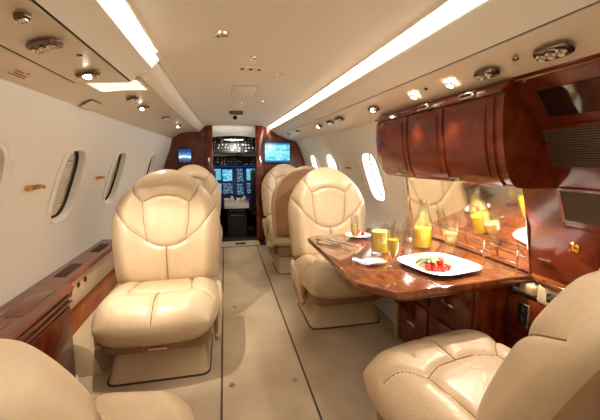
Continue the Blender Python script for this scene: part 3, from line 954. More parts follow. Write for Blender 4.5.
# wall cabinets
wc = thing('wall_cabinet', 'glossy mahogany wall cabinet row bulging above the mirror', 'cabinet', (0, 0, 0))
CP = smooth_poly([(0.995, 1.500), (0.985, 1.47), (0.978, 1.42), (0.985, 1.30), (1.005, 1.20), (1.035, 1.135), (1.075, 1.112), (1.14, 1.108)], 5)
bm = bmesh.new()
def cab_row(y, d):
    return [(x + d, y, z) for x, z in CP] + [(1.275, y, 1.108), (1.23, y, 1.25), (1.15, y, 1.40), (1.12, y, 1.500)]
rows = [cab_row(1.06, 0.0), cab_row(2.10, 0.0), cab_row(2.14, 0.012), cab_row(2.165, 0.045)]
loft(bm, rows)
link_mesh('body', bm, 'wood', wc, angle=35)
def cab_panel(ya, yb, ia, ib, out, th=0.010):
    """a strip that follows the cabinet profile between indices ia..ib"""
    sub = CP[ia:ib + 1]
    bm = bmesh.new()
    inner = []; outer = []
    for i, (x, z) in enumerate(sub):
        j0 = max(ia + i - 1, 0); j1 = min(ia + i + 1, len(CP) - 1)
        tx, tz = CP[j1][0] - CP[j0][0], CP[j1][1] - CP[j0][1]
        l = math.hypot(tx, tz); nx, nz = tz / l, -tx / l
        inner.append((x + nx * (out - th), z + nz * (out - th))); outer.append((x + nx * out, z + nz * out))
    pr = inner + outer[::-1]
    rows = []
    for y in (ya, yb): rows.append([(x, y, z) for x, z in pr])
    loft(bm, rows)
    return bm
for k, (ya, yb) in enumerate(((1.10, 1.385), (1.405, 1.70), (1.72, 2.05))):
    d = link_mesh('door', cab_panel(ya, yb, 8, 27, 0.008), 'wood', wc, angle=30)
    link_mesh('door_panel', cab_panel(ya + 0.035, yb - 0.035, 10, 23, 0.013, 0.006), 'wood', d, angle=30)
link_mesh('top_moulding', cab_panel(1.06, 2.12, 5, 7, 0.014, 0.014), 'wood', wc, angle=30)
for y in (1.245, 1.555):
    bm = bmesh.new()
    box(bm, (0.962, y - .045, 1.462), (0.982, y + .045, 1.488), 0.007, 3); h = link_mesh('latch_plate', bm, 'chrome', wc)
    bm = bmesh.new(); box(bm, (0.958, y - .030, 1.470), (0.963, y + .030, 1.480), 0.002); link_mesh('latch_slot', bm, 'black', h)
for y in (1.36, 1.86):
    bm = bmesh.new(); box(bm, (1.018, y - .03, 1.128), (1.032, y + .03, 1.138), 0.003); link_mesh('pull', bm, 'chrome', wc)
# under-cabinet lights
for i, y in enumerate((1.33, 1.62, 1.92)):
    bm = bmesh.new(); lathe(bm, [(0.030, 0), (0.030, -.008), (0.024, -.010), (0.022, -.006)], 24, (1.19, y, 1.108))
    t = link_mesh('cabinet_downlight', bm, 'chrome'); tag(t, ['round chrome downlight under the wall cabinet nearest the louvred cabinet', 'middle chrome downlight under the wall cabinet', 'chrome downlight under the wall cabinet farthest from the louvres'][i], 'downlight', 'under-cabinet downlights')
    bm = bmesh.new(); lathe(bm, [(0.022, -.006), (0, -.0065)], 24, (1.19, y, 1.108)); link_mesh('lens', bm, 'lamp_on', t)

# tall louvred cabinet
tc = thing('tall_cabinet', 'tall mahogany cabinet with brown louvre grilles at the right edge', 'cabinet', (0, 0, 0))
TP = smooth_poly([(1.335, 0.715), (1.310, 0.92), (1.255, 1.09), (1.17, 1.28), (1.09, 1.41), (1.005, 1.507)], 6)
bm = bmesh.new()
full = TP + [(1.05, 1.497), (1.12, 1.42), (1.20, 1.29), (1.275, 1.10), (1.33, 0.92), (1.36, 0.715)]
loft(bm, [[(x, y, z) for x, z in full] for y in (-0.6, 1.06)]); link_mesh('body', bm, 'wood', tc, angle=35)
bm = bmesh.new(); loft(bm, [[(x, y, z) for x, z in [(1.335, .715), (1.310, .92), (1.250, 1.107), (1.275, 1.107), (1.33, .92), (1.36, .715)]] for y in (1.06, 1.226)]); link_mesh('end_stile', bm, 'wood', tc, angle=35)
def tpx(z):
    for a, b in zip(TP, TP[1:]):
        if a[1] <= z <= b[1]: return a[0] + (b[0] - a[0]) * (z - a[1]) / (b[1] - a[1] + 1e-9)
    return TP[0][0]
def tall_strip(ya, yb, za, zb, out, th=0.01, n=8):
    pr_o = [(tpx(z) - out, z) for z in frange(za, zb, n)]; pr_i = [(x + th, z) for x, z in pr_o]
    bm = bmesh.new(); loft(bm, [[(x, y, z) for x, z in pr_o + pr_i[::-1]] for y in (ya, yb)]); return bm
# louvre grilles : framed, many blades
for za, zb, ya, yb in ((1.19, 1.325, 0.50, 1.045), (0.985, 1.10, 0.50, 1.045)):
    g = link_mesh('grille_backing', tall_strip(ya, yb, za, zb, 0.002, 0.006), 'black', tc)
    g2 = link_mesh('grille_frame', tall_strip(yb, yb + .012, za - .008, zb + .008, 0.010), 'wood', tc)
    link_mesh('grille_frame', tall_strip(ya, yb, za - .010, za, 0.010), 'wood', tc)
    link_mesh('grille_frame', tall_strip(ya, yb, zb, zb + .010, 0.010), 'wood', tc)
    bm = bmesh.new()
    nb = 17
    for i in range(nb):
        z = za + (zb - za) * (i + .5) / nb
        x = tpx(z)
        box(bm, (x - .008, ya, z - .0022), (x + .002, yb, z + .0022))
    link_mesh('louvres', bm, 'louvre', g)
link_mesh('smoked_door', tall_strip(0.50, 1.0, 1.365, 1.45, 0.006), 'smoked', tc)
dr = link_mesh('lower_door', tall_strip(0.45, 1.10, 0.735, 0.955, 0.007), 'wood', tc)
bm = bmesh.new(); lathe(bm, [(0.022, 0), (0.022, .006), (0.016, .010), (0.013, .004), (0.006, .004), (0.005, .010), (0, .010)], 24, mtx=Matrix.Translation((1.309, 1.02, 0.880)) @ Matrix.Rotation(-PI / 2, 4, 'Y'))
link_mesh('door_knob', bm, 'brass', dr)
bm = bmesh.new(); box(bm, (1.315, 1.12, .79), (1.327, 1.18, .795), 0.002); link_mesh('chrome_pull', bm, 'chrome', tc)
bm = bmesh.new(); tube(bm, [(1.012, y, 1.492) for y in (-0.6, 1.05)], 0.006, 8); link_mesh('top_bead', bm, 'wood_table', tc)
for z, y in ((1.488, 1.02), (1.285, 1.035)):
    bm = bmesh.new(); lathe(bm, [(0.006, 0), (0.005, .004), (0, .005)], 12, mtx=Matrix.Translation((tpx(z) - .002, y, z)) @ Matrix.Rotation(-PI / 2, 4, 'Y')); link_mesh('screw', bm, 'chrome', tc)

# far right side ledge behind the table seat
rl = thing('window_ledge', 'low wooden ledge under the right window beside the table seat', 'ledge', (0, 0, 0))
bm = bmesh.new(); sweep_y(bm, [(1.375, .535), (1.26, .535), (1.25, .55), (1.26, .562), (1.375, .565)], [2.26, 2.98], None, True); link_mesh('top', bm, 'wood_top', rl, angle=25)
bm = bmesh.new(); box(bm, (1.275, 2.27, 0.15), (1.31, 2.97, .534), .004); link_mesh('panel', bm, 'leather', rl)

# ------------------------------------------------------------------ tableware
ZT = 0.7001
def glass_obj(name, lb, cat, loc, prof_out, wall=0.0022, liquid=None, lm='juice', n=32, group=None, zsolid=None):
    t = thing(name, lb, cat, (loc[0], loc[1], ZT), 0, group)
    # prof_out: (r,z) outside bottom->rim ; inside = offset back to zsolid
    zs = zsolid if zsolid is not None else prof_out[0][1] + 0.006
    inner = [(max(r - wall, 0.0005), z) for r, z in prof_out if z > zs + 0.001]
    bm = bmesh.new()
    lathe(bm, [(0, prof_out[0][1])] + prof_out + inner[::-1] + [(0, zs + 0.001 if not inner else inner[0][1])], n)
    link_mesh('glass_body', bm, 'glass', t, angle=60)
    if liquid:
        lp = [(r - 0.0012, z) for r, z in inner if z < liquid]
        # radius at level
        rl_ = None
        for (r0, z0), (r1, z1) in zip(inner, inner[1:]):
            if z0 <= liquid <= z1: rl_ = r0 + (r1 - r0) * (liquid - z0) / (z1 - z0 + 1e-9)
        if rl_ is None: rl_ = lp[-1][0]
        bm = bmesh.new(); lathe(bm, [(0, lp[0][1] + 0.001)] + [(r, z + 0.001) for r, z in lp[:1]] + lp[1:] + [(rl_ - 0.0012, liquid), (0, liquid)], n)
        link_mesh('drink', bm, lm, t, angle=60)
    return t
def dense(p, n=4): return smooth_poly(p, n)
TUMB = [(0.036, 0)] + [(0.036 + 0.006 * t, 0.14 * t) for t in (0.03, .08, .2, .4, .6, .8, 1.0)]
STEM = [(0.034, 0), (0.034, 0.002), (0.008, 0.006), (0.005, 0.012), (0.0045, 0.03), (0.008, 0.045)]
FLUTE = STEM + dense([(0.010, 0.05), (0.024, 0.075), (0.029, 0.11), (0.030, 0.15), (0.029, 0.19)], 3)
WINEG = STEM + dense([(0.010, 0.05), (0.032, 0.07), (0.040, 0.10), (0.040, 0.14), (0.036, 0.185)], 3)
SLIM = [(0.026, 0)] + [(0.026 + 0.002 * t, 0.13 * t) for t in (0.04, .1, .3, .6, .8, 1.0)]
FLSL = [(0.030, 0), (0.030, 0.002), (0.007, 0.006), (0.0045, 0.012), (0.004, 0.04), (0.007, 0.052)] + dense([(0.009, 0.057), (0.018, 0.075), (0.023, 0.11), (0.023, 0.15), (0.021, 0.185)], 3)
glass_obj('juice_tumbler', 'wide tumbler of yellow juice on the table, left of the plate', 'glass', (0.832, 1.705), [(r * 1.32, z * 1.1) for r, z in TUMB], liquid=0.125)
glass_obj('juice_glass', 'stemmed glass of yellow juice with foot near the plate rim', 'glass', (0.785, 1.47), FLUTE, liquid=0.135, zsolid=0.048)
glass_obj('champagne_flute', 'slim pale champagne flute nearest the left table corner', 'glass', (0.755, 1.90), FLSL, liquid=0.13, lm='wine', zsolid=0.054)
glass_obj('water_tumbler', 'empty clear tumbler standing behind the yellow juice glasses', 'glass', (0.99, 1.92), TUMB)
glass_obj('tall_glass', 'tall slim empty glass between the juice tumbler and the carafe', 'glass', (1.10, 1.90), SLIM, group='tall slim glasses')
glass_obj('tall_glass', 'slim empty glass set back behind the tall slim glass near the mirror', 'glass', (1.20, 2.06), SLIM, group='tall slim glasses')
glass_obj('wine_glass', 'stemmed wine glass right of the juice carafe in front of the mirror', 'glass', (1.195, 1.60), WINEG, liquid=0.12, lm='wine', zsolid=0.048)
glass_obj('shot_glass', 'small low glass at the left rim of the dinner plate', 'glass', (0.93, 1.60), [(0.024, 0), (0.024, .005), (0.026, .02), (0.028, .05)])
CAR = dense([(0.050, 0.0), (0.052, 0.01), (0.054, 0.06), (0.053, 0.13), (0.045, 0.175), (0.030, 0.215), (0.027, 0.25), (0.032, 0.285)], 4)
glass_obj('juice_carafe', 'tall glass carafe half filled with yellow juice near the mirror', 'carafe', (1.13, 1.765), CAR, wall=0.003, liquid=0.118)

# dinner plate (rounded square)
pl = thing('dinner_plate', 'white rounded-square dinner plate with tomatoes, salad and pasta', 'plate', (0.995, 1.415, ZT), math.radians(12))
def sq(w, z, p=3.6, n=48):
    return [(w * math.copysign(abs(math.cos(a)) ** (2 / p), math.cos(a)), w * math.copysign(abs(math.sin(a)) ** (2 / p), math.sin(a)), z) for a in [2 * PI * i / n for i in range(n)]]
bm = bmesh.new(); loft(bm, [sq(.085, 0), sq(.10, .003), sq(.143, .014), sq(.162, .020), sq(.163, .0225), sq(.160, .0235), sq(.14, .018), sq(.105, .008), sq(.09, .006), sq(.05, .0058)])
link_mesh('plate_body', bm, 'china', pl, angle=70)
def at_plate(x, y, z): 
    c, s = math.cos(math.radians(12)), math.sin(math.radians(12))
    return (0.995 + c * x - s * y, 1.415 + s * x + c * y, ZT + z)
# tomatoes
bm = bmesh.new(); bmesh.ops.create_icosphere(bm, subdivisions=3, radius=0.0175)
for v in bm.verts: v.co.z *= 0.86
tp = link_mesh('cherry_tomato', bm, 'tomato')
where = ['at the very front of the food', 'left of the front one', 'right of the front one', 'on top of the heap', 'at the left end of the heap', 'between salad leaves', 'half hidden behind the heap']
tps = [(-.035, -.065, .0212), (-.066, -.05, .0212), (-.004, -.062, .0212), (-.035, -.045, .045), (-.092, -.03, .0214), (-.055, -.018, .0212), (-.015, -.03, .0212)]
for i, p in enumerate(tps):
    o = tp if i == 0 else tp.copy()
    if i: COL.objects.link(o)
    o.location = at_plate(*p); o.rotation_euler = (random.random(), random.random(), random.random())
    tag(o, 'red cherry tomato on the dinner plate, ' + where[i], 'tomato', 'cherry tomatoes on the plate')
def leaf_mesh(seed, L_=0.066, W=0.022):
    rnd = random.Random(seed); bm = bmesh.new(); rows = []
    for i in range(9):
        t = i / 8; w = W * math.sin(PI * min(1, t * .95 + .05)) + .001
        row = []
        for j in range(5):
            u = (j - 2) / 2
            row.append(bm.verts.new((L_ * (t - .5), w * u, 0.012 * math.sin(t * PI) + 0.006 * abs(u) + rnd.uniform(-.0025, .0025))))
        rows.append(row)
    for A, Bn in zip(rows, rows[1:]):
        for j in range(4): bm.faces.new((A[j], A[j + 1], Bn[j + 1], Bn[j]))
    bmesh.ops.recalc_face_normals(bm, faces=bm.faces[:]); bmesh.ops.solidify(bm, geom=bm.faces[:], thickness=0.0012)
    return bm
lw = ['leftmost', 'topmost', 'rearmost', 'lowest', 'curled', 'broad', 'small']
lp = [(-.085, .005, .016, .3), (-.045, .0, .040, 1.2), (-.03, .045, .016, 2.0), (-.07, .03, .018, 2.6), (-.012, .005, .034, .2), (-.055, -.028, .044, .7), (-.005, .035, .020, 1.5)]
for i, (x, y, z, a) in enumerate(lp):
    o = link_mesh('salad_leaf', leaf_mesh(i), 'leaf' if i % 2 else 'leaf2'); o.location = at_plate(x, y, z); o.rotation_euler = (random.uniform(-.4, .4), random.uniform(-.4, .4), a)
    tag(o, '%s olive green salad leaf heaped behind the tomatoes on the plate' % lw[i], 'salad leaf', 'salad leaves on the plate')
bm = bmesh.new()
for i in range(46):
    a = random.uniform(0, 2 * PI); r = 0.045 * math.sqrt(random.random()); cx, cy = .055 + r * math.cos(a) * 1.1, .005 + r * math.sin(a)
    th = random.uniform(0, PI); z0 = .010 + .016 * (1 - r / .045) * random.random()
    tube(bm, [(cx + .016 * math.cos(th) * s, cy + .016 * math.sin(th) * s, z0 + .004 * math.cos(s * 2)) for s in (-1, -.5, 0, .5, 1)], 0.0028, 6)
o = link_mesh('pasta', bm, 'pasta'); o.location = at_plate(0, 0, 0); o.rotation_euler = (0, 0, math.radians(12)); o['kind'] = 'stuff'
tag(o, 'small heap of pale pasta on the right half of the dinner plate', 'pasta')
for i, (x, y) in enumerate(((.035, .035), (.06, .042), (.045, .018))):
    bm = bmesh.new(); bmesh.ops.create_icosphere(bm, subdivisions=2, radius=0.011)
    for v in bm.verts: v.co = Vector((v.co.x * 1.3 + random.uniform(-.0015, .0015), v.co.y, v.co.z * .5))
    o = link_mesh('mushroom_slice', bm, 'meat'); o.location = at_plate(x, y, .031); tag(o, 'brown mushroom slice on the pasta, ' + ['leftmost', 'rear right', 'front'][i], 'mushroom', 'mushroom slices on the pasta')

# saucer and folded napkin, front left
sc = thing('glass_saucer', 'clear glass saucer near the front left table edge', 'saucer', (0.705, 1.56, ZT))
bm = bmesh.new(); lathe(bm, [(0, 0), (.045, 0), (.085, .010), (.086, .012), (.045, .004), (0, .004)], 36); link_mesh('saucer_body', bm, 'glass', sc, angle=60)
bm = bmesh.new(); prism(bm, [(-.05, -.045, 0), (.055, -.03, 0), (.04, .03, 0), (-.035, .04, 0)], (0, 0, .006), .002)
o = link_mesh('paper_napkin', bm, 'napkin'); o.location = (0.715, 1.53, ZT + .013); tag(o, 'folded white paper napkin lying on the glass saucer', 'napkin')
# side plate far left with cutlery
sd = thing('side_plate', 'clear side plate at the left table corner with cutlery across', 'plate', (0.63, 1.99, ZT))
bm = bmesh.new(); lathe(bm, [(0, 0), (.05, 0), (.082, .010), (.083, .012), (.048, .004), (0, .004)], 36); link_mesh('plate_body', bm, 'glass', sd, angle=60)
def flat_tool(name, lb, cat, loc, rz, kind, m='chrome', L_=0.20, tilt=0):
    bm = bmesh.new()
    if kind == 'knife':
        prism(bm, [(-L_ / 2, -.005, 0), (0, -.005, 0), (0.01, -.009, 0), (L_ / 2 - .01, -.008, 0), (L_ / 2, 0, 0), (L_ / 2 - .01, .006, 0), (0, .005, 0), (-L_ / 2, .006, 0)], (0, 0, .003), .0008)
    else:
        prism(bm, [(-L_ / 2, -.007, 0), (0, -.003, 0), (L_ / 2 - .06, -.003, 0), (L_ / 2 - .045, -.011, 0), (L_ / 2 - .035, -.011, 0), (L_ / 2 - .035, .011, 0), (L_ / 2 - .045, .011, 0), (L_ / 2 - .06, .003, 0), (0, .003, 0), (-L_ / 2, .007, 0)], (0, 0, .0025), .0008)
        for k in range(4):
            yy = -.0095 + k * .0062; box(bm, (L_ / 2 - .036, yy - .0013, 0), (L_ / 2, yy + .0013, .0022))
    o = link_mesh(name, bm, m); o.location = loc; o.rotation_euler = (0, tilt, rz); return tag(o, lb, cat)
flat_tool('table_knife', 'dark-edged knife lying across the clear side plate', 'knife', (0.665, 1.93, ZT + .0135), math.radians(118), 'knife', 'dark_chrome')
flat_tool('dinner_fork', 'fork lying parallel to the knife across the clear side plate', 'fork', (0.60, 1.96, ZT + .0135), math.radians(118), 'fork', 'dark_chrome')
flat_tool('dinner_fork', 'silver fork on the table left of the dinner plate, near the edge', 'fork', (0.835, 1.26, ZT), math.radians(105), 'fork')
flat_tool('table_knife', 'silver knife on the table right of the dinner plate', 'knife', (1.225, 1.38, ZT), math.radians(120), 'knife')
# fruit plate far left-centre
fp = thing('fruit_plate', 'small white plate with strawberries at the far side of the table', 'plate', (0.87, 2.12, ZT))
bm = bmesh.new(); lathe(bm, [(0, 0), (.05, 0), (.085, .010), (.086, .012), (.05, .004), (0, .004)], 36); link_mesh('plate_body', bm, 'china', fp, angle=60)
for i, (x, y) in enumerate(((-.03, -.02), (.005, -.03), (.012, .015))):
    bm = bmesh.new(); lathe(bm, [(0, 0), (.006, .003), (.013, .016), (.014, .022), (.006, .028), (0, .028)], 14, mtx=Matrix.Rotation(1.2, 4, 'X'))
    o = link_mesh('strawberry', bm, 'strawberry'); o.location = (0.87 + x, 2.12 + y, ZT + .018); o.rotation_euler = (0, 0, i * 1.5)
    tag(o, 'strawberry on the small white fruit plate, ' + ['leftmost', 'nearest', 'rightmost'][i], 'strawberry', 'strawberries')
# salt shaker
ss = thing('salt_shaker', 'small glass shaker with chrome cap beside the juice carafe', 'shaker', (1.02, 1.72, ZT))
bm = bmesh.new(); lathe(bm, [(0, 0), (.018, 0), (.018, .045), (.014, .055), (0, .055)], 20); link_mesh('shaker_body', bm, 'glass', ss, angle=60)
bm = bmesh.new(); lathe(bm, [(0.0155, .055), (.0155, .068), (.010, .074), (0, .075)], 20); link_mesh('cap', bm, 'chrome', ss)

# ------------------------------------------------------------------ overhead fittings
def frame_from(n):
    n = Vector(n).normalized(); a = Vector((0, 1, 0)); x = a.cross(n).normalized()   # x across, y along the cabin
    return Matrix(((x.x, a.x, n.x), (x.y, a.y, n.y), (x.z, a.z, n.z))).to_4x4()
def oval_fitting(name, lb, loc, nrm, L_, W, kind, rz=0):
    t = thing(name, lb, 'reading light' if kind != 'vent' else 'air vent', (0, 0, 0))
    t.matrix_world = Matrix.Translation(loc) @ frame_from(nrm) @ Matrix.Rotation(rz, 4, 'Z')
    pts = oval(W, L_, 32, 3.2)
    bm = bmesh.new(); loft(bm, [[(a, b, 0) for a, b in pts], [(a, b, .006) for a, b in pts], [(a * .9, b * .94, .011) for a, b in pts], [(a * .82, b * .88, .009) for a, b in pts]])
    link_mesh('bezel', bm, 'dark_chrome', t)
    for i, s in enumerate((-1, 0, 1) if L_ > 0.05 else (-.6, .6)):
        bm = bmesh.new(); r = W * 0.55
        lathe(bm, [(r, .007), (r, .016), (r * .7, .021), (r * .5, .015), (0, .015)], 18, (0, s * L_ * 0.55, 0))
        link_mesh('nozzle' if (kind == 'vent' or i != 1) else 'lamp', bm, 'chrome' if (kind != 'lit' or i != 1) else 'lamp_on', t)
    return t
nL = (0.05, 0, -1); nR = (-0.38, 0, -0.92); nLf = (0.08, 0, -1)
def zL(x):  # near-left psu surface
    return 1.5655 + (x - (XC - .72)) * .07
oval_fitting('reading_light', 'largest chrome oval fitting on the near left ceiling panel', (-0.515, 1.20, 1.560), nL, .062, .030, 'off', math.radians(-55))
oval_fitting('reading_light', 'lit chrome oval reading light near the end of the left dropped panel', (-0.525, 1.56, 1.560), nL, .055, .022, 'lit', math.radians(-62))
oval_fitting('reading_light', 'small chrome fitting at the top left corner of the near panel', (-0.465, 0.985, 1.564), nL, .022, .012, 'off', math.radians(-60))
oval_fitting('air_vent', 'first small vent on the far left panel beyond the dropped section', (-0.53, 2.27, 1.585), nLf, .045, .022, 'vent', math.radians(-50))
oval_fitting('reading_light', 'second oval fitting on the far left panel', (-0.545, 2.62, 1.583), nLf, .050, .022, 'lit', math.radians(-50))
oval_fitting('reading_light', 'third oval fitting on the far left panel, past the second', (-0.50, 3.25, 1.587), nLf, .045, .022, 'off', math.radians(-40))
oval_fitting('reading_light', 'farthest oval fitting on the left panel, near the cockpit bulkhead', (-0.48, 4.0, 1.587), nLf, .05, .026, 'lit', math.radians(-40))
def zR(x):
    pr_ = [(XC + .641, 1.566), (XC + .70, 1.550), (XC + .80, 1.510), (XC + .92, 1.488)]
    for a, b in zip(pr_, pr_[1:]):
        if a[0] <= x <= b[0]: return a[1] + (b[1] - a[1]) * (x - a[0]) / (b[0] - a[0]) - .009
    return 1.55
oval_fitting('reading_light', 'large chrome oval fitting on the right ceiling panel, nearest the camera', (0.925, 0.835, zR(.925)), nR, .055, .030, 'off')
oval_fitting('reading_light', 'chrome oval reading light above the gap between the wall cabinet latches', (0.925, 1.09, zR(.925)), nR, .050, .026, 'off')
oval_fitting('reading_light', 'chrome oval vent with an added lamp on the right panel just past the wall cabinet', (0.915, 2.02, zR(.915)), nR, .06, .025, 'lit')  # vent fitting, given an added lamp to light the table seat
oval_fitting('air_vent', 'dark vent on the right panel over the table seat, nearer of two', (0.90, 2.62, zR(.90)), nR, .07, .030, 'vent')
oval_fitting('air_vent', 'dark vent on the right panel over the table seat, farther of two', (0.90, 2.86, zR(.90)), nR, .06, .030, 'vent')
oval_fitting('reading_light', 'lit fitting on the right panel beyond the two dark vents', (0.895, 3.2, zR(.895)), nR, .05, .028, 'lit')
oval_fitting('reading_light', 'chrome fitting far along the right panel near the cyan monitor', (0.86, 4.0, 1.552), nR, .06, .028, 'off')
oval_fitting('air_vent', 'farthest vent on the right panel, close to the bulkhead', (0.84, 4.5, 1.552), nR, .05, .028, 'vent')

def downlight(loc, nrm, r, lb, lit):
    t = thing('downlight', lb, 'downlight'); t.matrix_world = Matrix.Translation(loc) @ frame_from(nrm)
    bm = bmesh.new(); lathe(bm, [(r * 1.25, 0), (r * 1.2, .006), (r, .008), (r * .9, .003)], 24); link_mesh('bezel', bm, 'chrome' if not lit else 'psu', t)
    bm = bmesh.new(); lathe(bm, [(r * .95, .003), (r * .6, .008), (0, .010)], 24); link_mesh('lens', bm, 'lamp_on' if lit else 'lamp_off', t)
    return t
downlight((0.925, 1.57, zR(.925)), nR, .016, 'lit round spotlight on the right panel above the left wall cabinet latch', True)
downlight((0.925, 1.29, zR(.925)), nR, .016, 'lit round spotlight on the right panel above the right wall cabinet latch', True)
def cz(x, y): 
    d = (x - XC) / taper(y); return 1.68 + 0.028 * (1 - (d / 0.46) ** 2) - .001
for x, y, lb, r in ((0.003, 1.42, 'round recessed downlight on the ceiling, nearest the camera', .024), (0.32, 1.99, 'small round downlight on the ceiling right of centre', .014), (0.325, 2.95, 'farther small downlight right of the ceiling centre', .014), (0.155, 1.72, 'small dark ringed lamp on the ceiling before the sign strip', .017), (0.145, 3.12, 'dark dome lamp on the ceiling beyond the access hatch', .02)):
    downlight((x, y, cz(x, y)), (0, 0, -1), r, lb, False)
def ceil_box(name, lb, cat, x0, x1, y0, y1, h, m, bev=.003):
    z = cz((x0 + x1) / 2, (y0 + y1) / 2) + .002
    bm = bmesh.new(); box(bm, (x0, y0, z - h), (x1, y1, z), bev, 3)
    return tag(link_mesh(name, bm, m), lb, cat)
o = ceil_box('sensor_strip', 'small beige sensor strip on the ceiling with two dark eyes', 'sensor', .085, .215, 1.88, 1.94, .010, 'psu')
for x in (.105, .15, .195):
    bm = bmesh.new(); lathe(bm, [(.011, 0), (.009, -.004), (0, -.005)], 12, (x, 1.91, cz(.15, 1.91) - .008)); link_mesh('eye', bm, 'dark_chrome', o)
o = thing('ceiling_hatch', 'flush square access hatch outlined in the ceiling', 'hatch', (0.15, 2.55, cz(.15, 2.55)))
bm = bmesh.new(); box(bm, (-.085, -.18, -.004), (.085, .18, .002), .002); link_mesh('hatch_panel', bm, 'ceiling', o)
bm = bmesh.new(); box(bm, (-.089, -.184, -.0025), (.089, .184, .002), 0); link_mesh('hatch_seam', bm, 'vinyl', o)
o = ceil_box('smoke_detector', 'dark oval smoke detector at the far end of the ceiling', 'smoke detector', .06, .20, 3.60, 3.72, .03, 'dark_chrome', .01)
bm = bmesh.new(); bmesh.ops.create_uvsphere(bm, u_segments=16, v_segments=10, radius=.026)
for v in bm.verts: v.co += Vector((.13, 4.0, cz(.13, 4.0) - .02))
tag(link_mesh('dome_sensor', bm, 'black'), 'small black ball fitting hanging from the far ceiling', 'sensor')

# small indicator lights on panels
for loc, nrm, lb in (((-0.462, 1.31, 1.5635), nL, 'tiny dark indicator between the two large fittings on the left panel'), ((0.905, .945, zR(.905)), nR, 'tiny dark indicator beside the nearest right oval fitting'), ((0.90, 1.43, zR(.90)), nR, 'tiny indicator between the two lit right spotlights')):
    bm = bmesh.new(); lathe(bm, [(.010, 0), (.008, .005), (0, .006)], 14); o = link_mesh('indicator', bm, 'dark_chrome'); o.matrix_world = Matrix.Translation(loc) @ frame_from(nrm); tag(o, lb, 'indicator')
# oxygen mask door on left slope and red placard
def on_slope(u, y):  # u 0..1 across trim_6
    x = XC - (0.842 + u * .123); z = 1.558 - u * .052; return Vector((x + .003, y, z - .0085))
nS = (0.40, 0, -0.92)
o = thing('mask_hatch', 'small outlined oxygen mask hatch at the end of the left sloping panel', 'hatch'); o.matrix_world = Matrix.Translation(Vector((XC - .920, 2.18, 1.5215))) @ frame_from((0.5, 0, -0.866))
bm = bmesh.new(); box(bm, (-.035, -.075, 0), (.035, .075, .004), .002); link_mesh('hatch_lid', bm, 'psu', o)
bm = bmesh.new(); box(bm, (-.038, -.078, -.001), (.038, .078, .001), 0); link_mesh('hatch_seam', bm, 'gap', o)
o = thing('red_placard', 'faint red printed notice on the sloping left panel', 'notice'); o.matrix_world = Matrix.Translation(on_slope(.5, 1.46)) @ frame_from(nS)
for k, (a, b, s) in enumerate(((-.05, .05, .014), (-.035, .042, 0.002), (-.045, .0, -.010), (.01, .03, -.016))):
    bm = bmesh.new(); y = a
    while y < b:
        w = random.uniform(.004, .012); box(bm, (s - .003, y, 0), (s + .003, min(y + w, b), .0012)); y += w + .003
    link_mesh('print_line', bm, 'red_text', o, smooth=False)

# coat hooks on side walls
def hook(side, y, z, L_, lb):
    c, ey, t, n = wall_frame(side, y, z)
    r = thing('coat_hook', lb, 'coat hook', (0, 0, 0), 0, 'brass wall hooks')
    r.matrix_world = Matrix(((ey.x, t.x, n.x, c.x), (ey.y, t.y, n.y, c.y), (ey.z, t.z, n.z, c.z), (0, 0, 0, 1)))
    bm = bmesh.new(); box(bm, (-L_, -.012, 0), (L_, .012, .012), .004, 3); link_mesh('hook_plate', bm, 'brass', r)
    bm = bmesh.new(); tube(bm, [(-L_ * .8, .004, .012), (-L_ * .8, .008, .03), (L_ * .8, .008, .03), (L_ * .8, .004, .012)], .006, 10); link_mesh('hook_bar', bm, 'wood_orange', r)
    for s in (-1, 1):
        bm = bmesh.new(); lathe(bm, [(.009, 0), (.009, .02), (0, .022)], 12, (s * L_ * .85, .004, .01)); link_mesh('end_knob', bm, 'brass', r)
hook(-1, 1.89, 1.085, .065, 'brass and wood wall hook left of the near shaded window')
hook(-1, 2.78, 1.085, .05, 'brass and wood wall hook between the two shaded left windows')
hook(1, 3.36, 1.13, .05, 'small brass wall hook above the right table seat')

# ------------------------------------------------------------------ strip lights
def strip(side, ya, yb, lb):
    t = thing('strip_light', lb, 'strip light', (0, 0, 0), 0)
    bm = bmesh.new()
    sweep_y(bm, [(XC + side * d, z) for d, z in [(0.463, 1.686), (0.507, 1.658), (0.512, 1.664), (0.468, 1.692)]], frange(ya, yb, 20), taper, True)
    link_mesh('diffuser', bm, 'strip', t)
    bm = bmesh.new()
    sweep_y(bm, [(XC + side * d, z) for d, z in [(0.455, 1.676), (0.463, 1.676), (0.465, 1.690), (0.457, 1.690)]], frange(ya, yb, 20), taper, True)
    link_mesh('edge_rail', bm, 'psu', t)
strip(1, Y0 + .02, 5.0, 'long glowing strip light along the right edge of the ceiling')
wl2 = thing('glow_panel', 'added square glowing panel just beyond the near left dropped panel', 'glow panel', (0, 0, 0))  # glowing panel added to make the bright band past the dropped panel
for nm, (da, db, ya, yb, off), mm in (('lens', (.59, .81, 1.80, 2.03, .011), 'panel_glow'), ('frame', (.575, .825, 1.785, 2.045, .0085), 'liner')):
    bm = bmesh.new(); q = [(da, 1.602 - (da - .562) * .043), (.70, 1.596), (db, 1.596 - (db - .70) * .129)]
    sweep_y(bm, [(XC - d, z - off) for d, z in q] + [(XC - d, z - off + .003) for d, z in q[::-1]], [ya, yb], None, True); link_mesh(nm, bm, mm, wl2)
strip(-1, Y0 + .02, 1.585, 'glowing strip light along the near left edge of the ceiling')
t = thing('cove_cover', 'closed glossy cove cover along the far left edge of the ceiling', 'cove cover', (0, 0, 0))
bm = bmesh.new(); sweep_y(bm, [(XC - d, z) for d, z in [(0.455, 1.674), (0.470, 1.668), (0.474, 1.676), (0.460, 1.684)]], frange(1.61, 5.0, 20), taper, True); link_mesh('cover_strip', bm, 'psu', t)

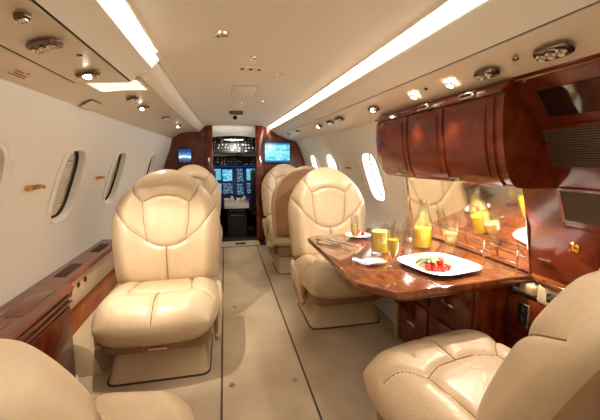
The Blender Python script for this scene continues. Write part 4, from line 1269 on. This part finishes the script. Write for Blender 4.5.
# ------------------------------------------------------------------ lights
WARM = (1.0, 0.90, 0.77)
def spot(loc, target, power, angle=60, col=WARM, r=0.008, blend=.6):
    l = bpy.data.lights.new('spot', 'SPOT'); l.energy = power; l.color = col; l.spot_size = math.radians(angle); l.spot_blend = blend; l.shadow_soft_size = r
    o = bpy.data.objects.new('spot', l); COL.objects.link(o); o.location = loc
    d = Vector(target) - Vector(loc); o.rotation_euler = d.to_track_quat('-Z', 'Y').to_euler(); return o
spot((-0.526, 1.56, 1.528), (-0.40, 2.15, 0.56), 60, 58)
spot((-0.547, 2.62, 1.550), (-0.40, 2.25, 0.5), 8, 90)
spot((0.921, 1.57, 1.475), (0.78, 1.72, 0.7), 7, 80)
spot((0.921, 1.29, 1.475), (0.78, 1.50, 0.7), 5, 76)
spot((0.902, 2.02, 1.465), (0.84, 2.75, 0.75), 32, 58)
spot((0.885, 3.2, 1.47), (0.8, 4.3, 0.8), 16, 75)
spot((-0.48, 4.0, 1.550), (-0.40, 4.35, 0.6), 10, 90)
for y in (1.33, 1.62, 1.92):
    spot((1.19, y, 1.094), (1.15, y, 0.7), 15, 140)
spot((0.16, 5.45, 1.63), (0.16, 5.75, 0.9), 26, 120, (1.0, .93, .82), .02)  # spot without a fixture, added to brighten the cockpit
w = bpy.data.worlds.new('World'); SC.world = w; w.use_nodes = True
bg = w.node_tree.nodes['Background']; bg.inputs['Color'].default_value = (0.86, 0.93, 1.0, 1); bg.inputs['Strength'].default_value = 6.0

# ------------------------------------------------------------------ camera
cam = bpy.data.cameras.new('Camera'); co = bpy.data.objects.new('Camera', cam); COL.objects.link(co)
co.location = (0, 0, 1.22)
F = 340.0
yaw = math.atan(75 / F); pitch = math.atan(42 / math.hypot(F, 75))
co.rotation_euler = (PI / 2 - pitch, 0, -yaw)
cam.sensor_fit = 'HORIZONTAL'; cam.sensor_width = 36; cam.lens = 36 * F / 600
cam.shift_y = -10.0 / 600
cam.clip_start = 0.02
SC.camera = co
SC.view_settings.view_transform = 'Standard'
SC.view_settings.look = 'None'
SC.view_settings.gamma = 1
SC.view_settings.exposure = 0.32
